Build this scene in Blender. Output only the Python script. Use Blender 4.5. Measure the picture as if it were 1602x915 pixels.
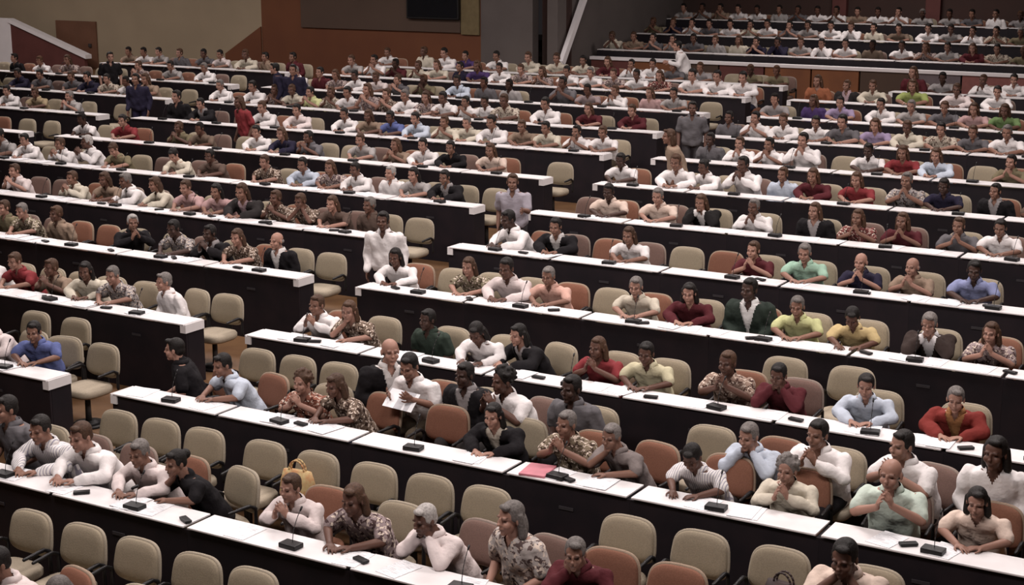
import bpy, bmesh, math, random
import numpy as np
from mathutils import Vector, Matrix, Euler

rnd = random.Random(11)
SC = bpy.context.scene
COL = SC.collection
for o in list(bpy.data.objects):
    bpy.data.objects.remove(o, do_unlink=True)

# ------------------------------------------------------------------ camera
cam_d = bpy.data.cameras.new('camera')
cam_d.sensor_width = 36.0
cam_d.lens = 54.354
cam_d.clip_end = 200
cam = bpy.data.objects.new('camera', cam_d)
COL.objects.link(cam)
cam.location = (0.0, -8.811, 5.392)
cam.rotation_euler = (math.pi / 2 - 0.2242, 0.0, 0.5362)
SC.camera = cam

# ------------------------------------------------------------------ world, lights, exposure
world = bpy.data.worlds.new('hall_air')
SC.world = world
world.use_nodes = True
world.node_tree.nodes['Background'].inputs[0].default_value = (0.9, 0.78, 0.80, 1)
world.node_tree.nodes['Background'].inputs[1].default_value = 0.015
SC.view_settings.view_transform = 'Standard'
SC.view_settings.look = 'None'
SC.view_settings.gamma = 1.0
SC.view_settings.use_curve_mapping = False
SC.view_settings.exposure = 0.0
CEIL = 7.6
LAMPS = [(-3.5, -1.5), (-10.0, -1.5), (-3.5, 5.5), (-10.0, 5.5), (-17.0, 5.5), (-3.5, 12.5), (-10.0, 12.5), (-17.0, 12.5),
         (-24.0, 12.5), (-8.0, 19.5), (-15.5, 19.5), (-23.0, 19.5), (-31.0, 19.5), (-12.0, 28.0), (-37.5, 19.0)]  # last one added to brighten the white stair parapet at the far left
LAMP_POWER = 385.0
for lx, ly in LAMPS:
    ld = bpy.data.lights.new('ceiling_panel_light', 'AREA')
    ld.shape = 'RECTANGLE'
    ld.size = 3.0
    ld.size_y = 1.6
    ld.energy = LAMP_POWER * (1.0 if ly < 8 else 0.75 if ly < 15 else 0.58)
    ld.color = (1.0, 0.90, 0.87)
    lo = bpy.data.objects.new('ceiling_panel_light', ld)
    lo.location = (lx, ly, CEIL - 0.12)
    COL.objects.link(lo)

# ------------------------------------------------------------------ data: desk rows and seats
PITCH = 2.1
ROWS = {
    -1: (-0.151, {'R': (-11.24, -0.74)}),
    0: (0.0, {'R': (-11.24, -1.1), 'M': (-12.76, -12.15)}),
    1: (0.151, {'R': (-11.24, -1.49), 'M': (-15.62, -12.15)}),
    2: (0.302, {'R': (-11.24, -1.85), 'M': (-18.48, -12.15)}),
    3: (0.452, {'R': (-11.24, -2.21), 'M': (-21.34, -12.15)}),
    4: (0.603, {'R': (-11.24, -2.59), 'M': (-23.2, -12.15)}),
    5: (0.754, {'R': (-11.24, -2.95), 'M': (-23.2, -12.15), 'L': (-27.04, -24.1)}),
    6: (0.905, {'R': (-11.24, -3.31), 'M': (-23.2, -12.15), 'L': (-29.89, -24.1)}),
    7: (1.055, {'R': (-11.24, -3.69), 'M': (-23.2, -12.15), 'L': (-32.75, -24.1)}),
    8: (1.206, {'R': (-11.24, -4.05), 'M': (-23.2, -12.15), 'L': (-35.61, -24.1)}),
    9: (1.357, {'R': (-11.24, -4.41), 'M': (-23.2, -12.15), 'L': (-33.2, -24.1)}),
    10: (1.49, {'R': (-11.24, -4.77), 'M': (-23.2, -12.15), 'L': (-30.4, -24.1)}),
    11: (1.557, {'R': (-9.8, -5.13), 'M': (-23.2, -12.15)}),
    13: (1.876, {'R': (-18.9, -5.88)}),
    14: (2.181, {'R': (-18.9, -6.26)}),
    15: (2.487, {'R': (-18.9, -6.64)}),
}
SEATS = """
-1 0 R -8.54 Ic t pinkwhite sb d l - 0.99
-1 0 R -7.82 Ic b white sg k - - 1.04
-1 0 R -7.12 Ic m black sb k - - 1.04
-1 1 R -9.73 Ec b
-1 1 R -9.11 Ec b
-1 1 R -8.52 Ec b
-1 1 R -7.88 Ec b
-1 1 R -7.32 Ec b
0 0 R -11.0 Ic b slate sb u - - 1.04
0 0 R -10.44 Ic m stripe sb d - - 1.04
0 0 R -9.88 Ic m white sbr d - - 1.04
0 0 R -9.25 Ic t pinkwhite sg d - - 0.95
0 0 R -8.69 Ic b black bun t l - 0.93
0 0 R -7.67 Ic t pinkwhite sbr c - - 0.93
0 0 R -6.94 Ic b mauvepat lbr d - - 1.0
0 0 R -6.17 Ic m pinkwhite sw h l - 0.97
0 0 R -5.54 Ic m floralgrey lgr u l - 1.03
0 0 R -4.98 Ic t maroon sg t - - 0.93
0 0 R -4.42 Ec t
0 1 R -10.79 Ec b
0 1 R -10.23 Ec b
0 1 R -9.67 Ec b
0 1 R -8.93 Ec b
0 1 R -8.33 Ec b
0 1 R -7.69 Ec b
0 1 R -7.1 Ec b
0 1 R -6.52 Ec b
0 1 R -5.18 Ec b
0 1 R -4.55 Ec b
0 1 R -3.89 Ec b
0 1 R -3.16 Ic b peach sb h - - 1.09
1 0 M -13.52 Ic b pinkwhite sb d - - 0.99
1 0 M -12.96 Ic b blue sb d r - 0.93
1 0 M -12.4 Ec b
1 0 R -10.81 Ic t black sb u L - 0.97
1 0 R -10.04 Ic t paleblue sb d l - 0.96
1 0 R -9.2 Ic b floralred curlybr c - - 0.93
1 0 R -8.64 Ic t brownpat lbr d l - 0.93
1 0 R -7.82 Ec t
1 0 R -6.97 Ic b creamblack lb d - - 0.93
1 0 R -6.22 Ic t camo sg c - - 0.97
1 0 R -5.65 Ic t greybrown sg t l - 0.94
1 0 R -4.92 Ic t stripe sb k - brown 0.93
1 0 R -4.21 Ic t cream curlyg c - - 0.93
1 0 R -3.35 Ic m mint bald c - - 1.03
1 0 R -2.64 Ic t peach lb d - - 0.93
1 1 M -14.22 Ec b
1 1 M -13.55 Ec b
1 1 R -10.77 Ec b
1 1 R -10.21 Ec b
1 1 R -9.65 Ec b
1 1 R -8.89 Ic b blackvest bald u R - 1.09
1 1 R -8.33 Ic t white sb p - - 1.04
1 1 R -7.77 Ic b blackgrey sb u - dark 1.01
1 1 R -7.19 Ic m white curlyb c l brown 1.05
1 1 R -6.58 Ic b slate sb u - dark 1.05
1 1 R -5.37 Ec b
1 1 R -4.71 Ic t paleblue sg h - - 0.96
1 1 R -4.15 Ic b white sb c - - 1.04
1 1 R -3.35 Ic m white sb c l - 1.05
1 1 R -2.71 Ic m white lb k - brown 1.09
2 0 M -16.0 Ic b white sb d - - 0.93
2 0 M -15.44 Ic b red sbr d - - 0.93
2 0 M -14.88 Ic b tan sbr c - - 0.93
2 0 M -14.32 Ic b cream lb d r - 0.93
2 0 M -13.75 Ic b greypat sg d - - 0.93
2 0 M -12.96 Ic b white sg u l - 0.93
2 0 M -12.4 Ec b
2 0 R -10.64 Ic t white sbr c - - 0.95
2 0 R -10.08 Ic b brownpat lbr t - - 0.93
2 0 R -9.15 Ic b darkgreen sb u - dark 0.94
2 0 R -8.4 Ic b white lb k - brown 0.93
2 0 R -7.82 Ic b blackgrey lb t l - 0.93
2 0 R -7.03 Ic b red lbr c - - 0.93
2 0 R -6.47 Ic b paleyellow sb d - brown 0.93
2 0 R -5.62 Ic t tanpat sbr c - brown 0.98
2 0 R -5.05 Ic m maroon sb h - brown 0.93
2 0 R -4.24 Ic b paleblue sb d - - 0.93
2 0 R -3.41 Ic b redorange sg d - - 0.93
2 1 R -5.47 Ec b
2 1 R -4.75 Ec b
3 0 M -18.18 Ic m olive sbr u - - 0.93
3 0 M -17.62 Ic m olivepat sg d - - 0.93
3 0 M -17.06 Ic t tan sbr u - - 0.93
3 0 M -16.49 Ec t
3 0 M -15.81 Ic b black sw c R - 0.95
3 0 M -15.2 Ec b
3 0 M -14.64 Ic m greypat sb d - dark 0.97
3 0 M -14.08 Ic b blackgrey sb c - dark 0.95
3 0 M -13.52 Ic t brownpat lbr d - - 0.93
3 0 M -12.96 Ic b blackvest bald u - - 0.94
3 0 M -12.4 Ec b
3 0 R -11.0 Ic t white lb d - - 0.93
3 0 R -10.44 Ec b
3 0 R -9.88 Ic b olivepat lbr d - - 0.93
3 0 R -9.32 Ic b pinkwhite sb d - brown 1.04
3 0 R -8.76 Ic t salmon sg d - - 0.93
3 0 R -8.2 Ec b
3 0 R -7.64 Ic t cream sg d - - 0.93
3 0 R -6.98 Ic b maroon lb d - - 0.93
3 0 R -6.28 Ic t whitevest sb u - dark 1.04
3 0 R -5.69 Ic b yellowgreen sg d - - 0.93
3 0 R -5.05 Ic b yellow sb k - brown 0.93
3 0 R -4.25 Ic b brownjacket sg h - - 0.95
3 0 R -3.62 Ic t mauvepat lbr c - - 0.93
4 0 M -20.19 Ic m pinkwhite sbr c - - 0.93
4 0 M -19.63 Ec m
4 0 M -18.84 Ic t cream sbr c - - 0.93
4 0 M -18.05 Ic m tan lbr d - - 0.95
4 0 M -17.49 Ic m white sg d l - 0.98
4 0 M -16.88 Ic t cream lbr d l - 0.93
4 0 M -16.32 Ic b pink sbr d - - 0.95
4 0 M -15.76 Ic m pink lb d - - 0.93
4 0 M -15.2 Ic b mauveblack lbr d - - 1.04
4 0 M -14.64 Ic t brownpat sbr c - brown 0.94
4 0 M -14.08 Ic m brownpat sbr h - brown 0.93
4 0 M -13.52 Ic m brown lbr d - - 0.93
4 0 M -12.96 Ic b brown sg u - - 0.96
4 0 M -12.4 Ec b
4 0 R -10.42 Ic t white sb d l dark 1.04
4 0 R -9.86 Ic m blackvest sb d - - 0.96
4 0 R -9.3 Ec t
4 0 R -8.74 Ic m white lbr d - - 0.93
4 0 R -8.18 Ec b
4 0 R -7.62 Ec t
4 0 R -7.06 Ic b maroon sbr c - - 0.93
4 0 R -6.38 Ic b mintgreen sg d - - 0.94
4 0 R -5.7 Ic b navy bald c - - 0.93
4 0 R -5.04 Ic b tan bald c - - 0.93
4 0 R -4.34 Ic b lightblue sb d - dark 0.96
5 0 L -26.69 Ec t
5 0 L -26.07 Ec b
5 0 L -24.83 Fc t grey lb d - brown 0.94
5 0 M -22.83 Ic t grey sb d - - 1.04
5 0 M -22.18 Ic b white sb d - - 0.93
5 0 M -21.32 Ic b white sbr c - - 0.93
5 0 M -20.54 Ic t white sw c l - 0.99
5 0 M -19.86 Ic b olive sbr k - - 0.93
5 0 M -19.3 Ec m
5 0 M -18.45 Ic m cream sb k - - 0.93
5 0 M -17.7 Ic t brown sb d - - 0.94
5 0 M -16.51 Ic b brownpat sbr d - - 0.93
5 0 M -15.76 Ic t paleblue sb d - - 0.93
5 0 M -15.2 Ic t mauvepat lbr d - - 0.93
5 0 M -14.64 Ic m white sb d - - 0.93
5 0 M -14.08 Ic b white sw u - - 0.93
5 0 M -13.52 Ic b grey lb d - - 0.93
5 0 M -12.96 Ic b blackgrey sb d - - 0.93
5 0 M -12.4 Ec b
5 0 R -10.71 Ec m
5 0 R -10.15 Ic t peach sb d - dark 0.96
5 0 R -9.34 Ic m peach sg d - - 0.96
5 0 R -8.67 Ic b whiteblack lbr h - - 0.93
5 0 R -7.92 Ic b white sg c - - 0.93
5 0 R -7.05 Ic b blackgrey lbr u - - 0.93
5 0 R -6.44 Ic m redpat lbr c - - 0.93
5 0 R -5.84 Ic m maroon lbr c - - 0.93
5 0 R -5.1 Ic b slate sbr c - - 0.93
5 0 R -4.53 Ic m white sb d - - 0.93
5 0 R -3.89 Ec b
5 0 R -3.27 Ec t
6 0 L -29.54 Ec b
6 0 L -28.92 F- t brownpat lb t - dark 0.94
6 0 L -27.68 F- t maroon sb h - - 0.94
6 0 L -27.06 Ec t
6 0 L -26.44 Fc b slate sbr k - brown 0.94
6 0 L -25.82 Fc t mauvepat lbr u - brown 0.94
6 0 L -25.06 Ec b
6 0 L -24.35 Ec b
6 0 M -22.85 Fc b white sb k - dark 0.94
6 0 M -21.81 Ic t red sb d - - 0.96
6 0 M -20.41 Ic b olive sbr c - - 0.93
6 0 M -19.81 Fc m brownpat lb d - brown 0.94
6 0 M -19.19 Ec b
6 0 M -18.49 Ic b white sb d - - 0.93
6 0 M -17.83 Ic t navy lbr d - - 0.93
6 0 M -17.27 Ic b slate sb c - - 0.93
6 0 M -16.71 Ec b
6 0 M -16.1 Ic m grey sbr d - - 0.93
6 0 M -15.37 Ic t tan lbr c - - 0.93
6 0 M -14.81 Ic b white sb d - - 0.93
6 0 M -14.25 Ic m black sb d - - 0.93
6 0 M -13.43 Ic t peach lbr d - - 0.93
6 0 M -12.4 Ec b
6 0 R -10.98 Ic t white sb d - dark 0.93
6 0 R -10.02 Ic b white sbr d - - 1.04
6 0 R -9.46 Ic b white sb d l - 0.93
6 0 R -8.9 Ic m white sb c - - 1.04
6 0 R -8.33 Ic b paleblue sbr u - - 0.93
6 0 R -7.77 Ic b maroon lbr d - - 0.93
6 0 R -7.1 Ic b red lbr d - - 0.93
6 0 R -6.42 Ic b greypat sg c - - 0.98
6 0 R -5.84 Ic b navy sb d - dark 0.93
6 0 R -5.14 Ic t blackgrey sb u - - 0.93
6 0 R -4.49 Fc b brown sb d - brown 0.94
6 0 R -3.87 Fc m navy sbr u - brown 0.94
7 0 L -32.4 F- b mauvepat sbr c - - 0.94
7 0 L -31.78 F- t white sbr c - brown 0.94
7 0 L -31.16 Ec b
7 0 L -30.54 F- m maroon sg h - dark 0.94
7 0 L -29.92 F- m greypat sb k - dark 0.94
7 0 L -28.68 Ec t
7 0 L -28.06 F- t maroon lbr c - brown 0.94
7 0 L -27.39 I- m white sb d - - 0.93
7 0 L -26.5 I- b yellowtan sbr d - - 0.93
7 0 L -25.46 I- b grey sg c - - 0.93
7 0 L -24.43 Ec b
7 0 M -22.43 Ic b black sb u - - 1.04
7 0 M -21.67 Ic m blackgrey sb d - - 0.93
7 0 M -21.05 Ec m
7 0 M -20.0 Ic t white sbr d - - 1.0
7 0 M -19.2 Ic b pinkwhite sb d - - 0.98
7 0 M -18.02 Ic b white sb d - - 0.93
7 0 M -17.46 Ic b tan lbr d - - 0.94
7 0 M -16.9 Ic t blue sb d - - 0.93
7 0 M -16.33 Ic b paleblue sb d - - 0.96
7 0 M -15.77 Ic b cream sbr c - - 0.93
7 0 M -15.21 Ic b cream sg d - - 0.93
7 0 M -14.64 Ic t white sb d - - 1.03
7 0 M -14.08 Ic t tan sbr d - - 0.93
7 0 M -13.52 Ic t cream sb d - - 0.93
7 0 M -12.96 Ic m white sb c - - 0.93
7 0 M -12.4 Ic b white sbr d - - 0.93
7 0 R -10.45 Ic b slate sb u - dark 0.93
7 0 R -9.89 Ic t white sbr c - - 0.93
7 0 R -9.33 Ic m white sb c - - 0.93
7 0 R -8.77 Ic m white sb c - - 1.03
7 0 R -8.21 Ec b
7 0 R -7.65 Ic t white sb d - dark 0.93
7 0 R -7.09 Ic b red lbr d - - 0.93
7 0 R -6.53 Ic t paleblue lbr d - - 0.93
7 0 R -5.97 Ec b
7 0 R -5.41 Ic t olive sb c - - 0.93
7 0 R -4.79 Fc b tan lbr d - brown 0.94
8 0 L -35.26 F- t grey sbr d - - 0.94
8 0 L -34.02 F- b mauvepat sg u - - 0.94
8 0 L -33.4 F- b navy sg h - brown 0.94
8 0 L -32.78 F- b white lbr u - brown 0.94
8 0 L -32.16 F- t brown sbr c - dark 0.94
8 0 L -31.54 F- m blackgrey lbr k - dark 0.94
8 0 L -30.92 F- m slate sbr d - brown 0.94
8 0 L -30.3 F- b olive sb k - dark 0.94
8 0 L -29.3 I- m navy sb d - - 0.93
8 0 L -28.6 I- m slate sb d - - 0.93
8 0 L -27.55 I- b slate sbr d - - 0.93
8 0 L -26.99 I- m navy sb d - - 0.96
8 0 L -26.42 I- b creampat sb d - - 0.93
8 0 L -25.78 F- t white sb t - brown 0.94
8 0 L -25.16 I- b tan lbr d - - 1.04
8 0 L -24.39 Ec b
8 0 M -22.95 Ic t white sg d - - 0.96
8 0 M -21.99 Ic m white sb d - - 1.0
8 0 M -21.49 Ic t mauvepat lbr c - - 0.93
8 0 M -20.98 Ic m cream sbr d - - 0.93
8 0 M -20.49 Ic m yellowgreen sb c - - 0.93
8 0 M -19.99 Ic m creampat sbr c - - 0.96
8 0 M -19.5 Ic m white sb d - - 0.99
8 0 M -19.0 Ic t mauvepat lbr c - - 1.04
8 0 M -18.52 Ic t brownpat sbr c - - 0.98
8 0 M -18.03 Ic b white sg d - - 1.02
8 0 M -17.55 Ic b mauvepat lbr d - - 0.98
8 0 M -17.07 Ic t white sb d - brown 1.01
8 0 M -16.6 Ic b white sb c - - 0.93
8 0 M -16.13 Ic t white sb d - - 0.93
8 0 M -15.65 Ic t creampat sbr d - - 1.04
8 0 M -14.72 Ic t white sb d - - 1.04
8 0 M -13.79 Ic b maroon lbr d - - 0.93
8 0 M -12.86 Ic b maroon sbr d - - 0.93
8 0 R -11.0 Ic m slate sb u - - 0.93
8 0 R -10.44 Ic t white sb c - - 0.96
8 0 R -9.88 Ic b white sbr d - - 0.94
8 0 R -9.32 Ic b white sb d - - 0.93
8 0 R -8.76 Ic b slate sb d - - 1.04
8 0 R -8.2 Ic b lilac lbr d - - 0.95
8 0 R -7.64 Ic t cream sbr d - - 0.93
8 0 R -7.08 Ic t creampat sb d - - 0.94
8 0 R -6.52 Ic t slate sbr d - - 0.93
8 0 R -5.96 Ic m white sg d - - 1.0
8 0 R -5.39 Fc b slate sbr c - - 0.94
8 0 R -4.77 Fc b brown lb d - - 0.94
9 0 L -32.85 F- b mauvepat lbr d - dark 0.94
9 0 L -31.9 F- t black sb u - - 0.93
9 0 L -30.84 F- m white sbr d - - 0.93
9 0 L -29.85 I- m mauvepat lbr d - - 0.98
9 0 L -29.23 E- b
9 0 L -28.61 E- b
9 0 L -27.44 I- t mauvepat sbr c - - 0.93
9 0 L -26.36 I- t grey sb d - - 0.93
9 0 L -25.29 I- m white sg d - - 0.93
9 0 L -24.73 E- b
9 0 M -22.5 I- b white sg d - - 1.0
9 0 M -21.94 I- t maroon sb u - - 0.97
9 0 M -21.38 I- t mauvepat lbr d - - 0.93
9 0 M -20.82 I- b white sb d - - 0.93
9 0 M -20.26 Ic m pinkwhite sbr d - - 0.93
9 0 M -19.7 Ic b slate sbr c - - 0.93
9 0 M -19.05 Fc b olive lbr h - dark 0.94
9 0 M -18.1 Ic t paleblue sb d - - 0.98
9 0 M -17.53 Fc m slate lb u - brown 0.94
9 0 M -16.91 Fc b grey lb u - dark 0.94
9 0 M -15.55 Ic t slate sb c - - 1.04
9 0 M -14.97 Fc t mauvepat sb d - brown 0.94
9 0 M -14.31 Ic t white sbr c - - 0.93
9 0 M -13.59 Ic m pink lbr u - - 0.93
9 0 M -13.02 Ic t grey sb d - - 0.93
9 0 M -12.44 Ec b
9 0 R -10.89 Fc b greypat lb k - - 0.94
9 0 R -10.14 Ic b purple lbr u - - 0.93
9 0 R -9.58 Ic t lilac sb d - - 0.93
9 0 R -8.76 Ic b white sb d - - 0.93
9 0 R -8.2 Ic t grey sg d - - 0.93
9 0 R -7.64 Ic b slate sbr d - - 0.93
9 0 R -7.08 Ic b pink lbr d - - 0.93
9 0 R -6.52 Ic t green lbr d - - 0.96
9 0 R -5.87 Fc m cream sg h - dark 0.94
9 0 R -5.25 Fc b cream sbr k - - 0.94
10 0 L -29.82 F- m tan sb d - - 0.93
10 0 L -29.26 F- t white sb d - - 0.93
10 0 L -28.69 I- m grey sb d - - 0.93
10 0 L -28.13 I- t slate sbr u - - 0.93
10 0 L -27.19 I- b slate sb d - - 0.93
10 0 L -26.61 I- b pinkwhite sb d - - 0.93
10 0 L -25.8 I- m cream sbr d - - 1.03
10 0 L -25.24 I- b tan sb u - - 0.93
10 0 L -24.38 I- b maroon sb u - - 0.96
10 0 M -22.48 I- t grey sbr d - - 0.99
10 0 M -21.87 I- b white sb c - - 0.99
10 0 M -21.25 F- b maroon sb c - dark 0.94
10 0 M -20.58 I- m cream sbr c - - 0.93
10 0 M -20.02 I- m cream lbr d - - 0.93
10 0 M -19.46 I- b navy sb u - - 0.93
10 0 M -18.9 I- m purple lbr d - - 1.01
10 0 M -18.34 I- b white sb d - - 0.93
10 0 M -17.78 I- t mauvepat sbr d - - 0.93
10 0 M -17.22 I- t mauvepat lbr c - - 0.93
10 0 M -16.55 Ic t white sb d - - 0.93
10 0 M -15.99 Ic b white sg d - - 0.93
10 0 M -15.43 Ic b mauvepat sbr d - - 0.93
10 0 M -14.87 Ic m white sb d - - 0.93
10 0 M -14.31 Ic m redpat lbr d - - 0.93
10 0 M -13.52 Ic b white sb d - - 1.04
10 0 M -12.96 Ic b white sb d - - 1.04
10 0 M -12.4 Ic t white sb d - - 1.04
10 0 R -10.83 Ic t orange lbr u - - 0.99
10 0 R -10.22 Ic m mauveblack sbr u - - 0.93
10 0 R -9.65 Ic m cream sbr d - - 0.93
10 0 R -8.82 Ic t lime lbr d - - 1.04
10 0 R -7.98 Ic t pinkwhite sbr d - - 0.95
10 0 R -7.2 Ic m white sb d - - 0.93
10 0 R -5.97 Ec b
10 0 R -5.35 Fc b white lb c - dark 0.94
11 0 M -22.95 I- t white sbr d - - 0.93
11 0 M -21.88 I- t cream sbr u - - 1.0
11 0 M -21.15 I- m white sb d - - 1.04
11 0 M -20.58 I- t purple sb d - - 0.93
11 0 M -19.67 I- b white sb d - - 0.99
11 0 M -18.77 I- b cream sbr d - - 1.02
11 0 M -18.03 I- t cream sbr d - - 1.02
11 0 M -17.34 I- m cream sb d - - 0.93
11 0 M -16.65 I- t maroon lbr d - - 0.93
11 0 M -16.09 I- m white sb c - - 0.93
11 0 M -15.52 I- t white sb d - - 0.93
11 0 M -14.95 F- t slate sb t - - 0.94
11 0 M -14.33 F- m greypat lbr k - - 0.94
11 0 M -13.71 E- b
11 0 M -13.09 F- b olive sbr k - dark 0.94
11 0 M -12.47 Fc m olive lbr k - - 0.94
11 0 R -9.47 Ic m maroon lbr u - - 1.0
11 0 R -8.85 Fc m greypat sb d - dark 0.94
11 0 R -7.99 Ic b white sbr c - - 0.93
11 0 R -7.39 Ic t white sb d - - 0.93
11 0 R -6.11 Fc m white sg u - dark 0.94
11 0 R -5.49 Ec t
13 0 R -18.63 I- t cream sbr h - - 0.94
13 0 R -18.07 I- t tan sbr d - - 0.94
13 0 R -17.51 I- t slate sb c - - 0.94
13 0 R -16.95 I- t grey sb c - - 0.94
13 0 R -16.38 I- b slate sb d - - 0.94
13 0 R -15.82 I- b grey sbr u - - 0.94
13 0 R -15.21 I- b cream lbr u - - 0.94
13 0 R -14.65 I- b navy sb c - - 0.94
13 0 R -14.08 I- b navy sb h - - 0.94
13 0 R -13.52 I- t grey sbr d - - 0.94
13 0 R -12.96 I- t white sb h - - 0.94
13 0 R -12.4 I- b white sb d - - 0.94
13 0 R -11.75 F- m brownpat lb u - dark 0.94
13 0 R -11.0 I- m white sb d - - 0.94
13 0 R -10.44 I- m mauvepat lbr c - - 0.94
13 0 R -9.88 I- b grey sb d - - 0.94
13 0 R -9.32 I- t maroon lbr d - - 0.94
13 0 R -8.76 I- b creampat sb d - - 0.94
13 0 R -8.13 F- t olive lbr k - dark 0.94
13 0 R -7.51 F- m greypat sg d - - 0.94
13 0 R -6.27 F- t cream sbr d - - 0.94
14 0 R -18.53 F- b olive sbr c - - 0.94
14 0 R -17.97 F- m navy lbr c - - 0.94
14 0 R -17.41 F- t white sb c - - 0.94
14 0 R -16.85 F- b slate sb d - - 0.94
14 0 R -16.29 F- m white sb d - - 0.94
14 0 R -15.73 I- b cream sb c - - 0.94
14 0 R -15.18 I- t white sb d - - 0.94
14 0 R -14.62 I- m slate sb c - - 0.94
14 0 R -14.07 I- m grey sb d - - 0.94
14 0 R -13.51 I- b white sb d - - 0.94
14 0 R -12.96 I- t white sbr h - - 0.94
14 0 R -12.4 I- m cream sb u - - 0.94
14 0 R -11.75 F- b brownpat sb d - - 0.94
14 0 R -11.0 I- t white sb d - - 0.94
14 0 R -10.44 I- t grey sb d - - 0.94
14 0 R -9.88 I- m white sb c - - 0.94
14 0 R -9.32 I- t creampat sb c - - 0.94
14 0 R -8.73 F- b olive sg d - brown 0.94
14 0 R -8.11 E- t
14 0 R -7.49 F- t mauvepat lb c - - 0.94
14 0 R -6.87 F- b olive sb k - - 0.94
15 0 R -18.56 F- t grey sb d - - 0.94
15 0 R -18.0 F- b grey sb c - - 0.94
15 0 R -17.44 F- b tan sb h - - 0.94
15 0 R -16.88 F- t white sb d - - 0.94
15 0 R -16.32 F- t white sb d - - 0.94
15 0 R -15.76 F- m grey sb u - - 0.94
15 0 R -15.2 F- m slate sb c - - 0.94
15 0 R -14.64 F- m white sb d - - 0.94
15 0 R -14.08 F- b white sb c - - 0.94
15 0 R -13.52 F- m tan sb d - - 0.94
15 0 R -12.96 F- t white sb d - - 0.94
15 0 R -12.4 F- t white sb c - - 0.94
15 0 R -11.75 F- b grey sg d - dark 0.94
15 0 R -11.0 F- m grey sb d - - 0.94
15 0 R -10.44 F- t slate sb d - - 0.94
15 0 R -9.87 I- t white sb u - - 0.94
15 0 R -9.23 F- b blackgrey lbr d - dark 0.94
15 0 R -8.61 E- b
15 0 R -7.37 E- t
15 0 R -6.75 E- m
"""
STANDING = [
    (8, 0.75, -21.44, 1.6, 'navy', 'navy', 'sb', 'L'),
    (8, 0.75, -21.08, 1.59, 'navy', 'navy', 'sb', 'r'),
    (3, 0.75, -11.29, 1.52, 'white', 'black', 'sb', 'r'),
    (4, 1.45, -11.04, 1.77, 'lavender', 'slate', 'sbr', 'r'),
    (6, 1.45, -19.49, 1.79, 'red', 'maroon', 'lbr', 'l'),
    (7, 0.75, -23.61, 1.6, 'navy', 'navy', 'sb', 'r'),
    (8, 1.45, -27.26, 1.65, 'black', 'black', 'sb', 'R'),
    (11, 0.75, -14.8, 1.67, 'white', 'grey', 'sb', 'L'),
    (6, 0.75, -10.12, 1.7, 'tan', 'tan', 'lbr', 'L'),
    (7, 1.45, -11.14, 1.78, 'slate', 'slate', 'sb', 'r'),
]


ORD = ['first', 'second', 'third', 'fourth', 'fifth', 'sixth', 'seventh', 'eighth', 'ninth', 'tenth', 'eleventh', 'twelfth', 'thirteenth',
       'fourteenth', 'fifteenth', 'sixteenth', 'seventeenth', 'eighteenth', 'nineteenth', 'twentieth', 'twenty-first', 'twenty-second',
       'twenty-third', 'twenty-fourth', 'twenty-fifth', 'twenty-sixth', 'twenty-seventh', 'twenty-eighth']

# ------------------------------------------------------------------ materials
def new_mat(name):
    m = bpy.data.materials.new(name)
    m.use_nodes = True
    nt = m.node_tree
    return m, nt, nt.nodes['Principled BSDF']

def ramp_noise(nt, scale, a, b, detail=3.0, coord='Object', lo=0.35, hi=0.65):
    tc = nt.nodes.new('ShaderNodeTexCoord')
    n = nt.nodes.new('ShaderNodeTexNoise')
    n.inputs['Scale'].default_value = scale
    n.inputs['Detail'].default_value = detail
    nt.links.new(tc.outputs[coord], n.inputs['Vector'])
    r = nt.nodes.new('ShaderNodeValToRGB')
    r.color_ramp.elements[0].position = lo
    r.color_ramp.elements[1].position = hi
    r.color_ramp.elements[0].color = (*a, 1)
    r.color_ramp.elements[1].color = (*b, 1)
    nt.links.new(n.outputs['Fac'], r.inputs['Fac'])
    return r.outputs['Color'], n

def surf(name, a, b=None, rough=0.6, scale=8.0, bump=0.0, spec=0.3, bscale=None):
    m, nt, bs = new_mat(name)
    b = b or tuple(c * 0.85 for c in a)
    c, n = ramp_noise(nt, scale, a, b)
    nt.links.new(c, bs.inputs['Base Color'])
    bs.inputs['Roughness'].default_value = rough
    bs.inputs['Specular IOR Level'].default_value = spec
    if bump:
        bp = nt.nodes.new('ShaderNodeBump')
        bp.inputs['Strength'].default_value = bump
        bp.inputs['Distance'].default_value = 0.01
        if bscale:
            tc = nt.nodes.new('ShaderNodeTexCoord')
            n = nt.nodes.new('ShaderNodeTexNoise')
            n.inputs['Scale'].default_value = bscale
            nt.links.new(tc.outputs['Object'], n.inputs['Vector'])
        nt.links.new(n.outputs['Fac'], bp.inputs['Height'])
        nt.links.new(bp.outputs['Normal'], bs.inputs['Normal'])
    return m

def mixcol(nt, fac, a, b, blend='MIX'):
    n = nt.nodes.new('ShaderNodeMix')
    n.data_type = 'RGBA'
    n.blend_type = blend
    for sock, v in ((n.inputs[0], fac), (n.inputs[6], a), (n.inputs[7], b)):
        if isinstance(v, (int, float)):
            sock.default_value = v
        elif isinstance(v, tuple):
            sock.default_value = (*v, 1) if len(v) == 3 else v
        else:
            nt.links.new(v, sock)
    return n.outputs[2]

def math_node(nt, op, a, b):
    n = nt.nodes.new('ShaderNodeMath')
    n.operation = op
    for i, v in ((0, a), (1, b)):
        if isinstance(v, (int, float)):
            n.inputs[i].default_value = v
        else:
            nt.links.new(v, n.inputs[i])
    return n.outputs[0]

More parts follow.
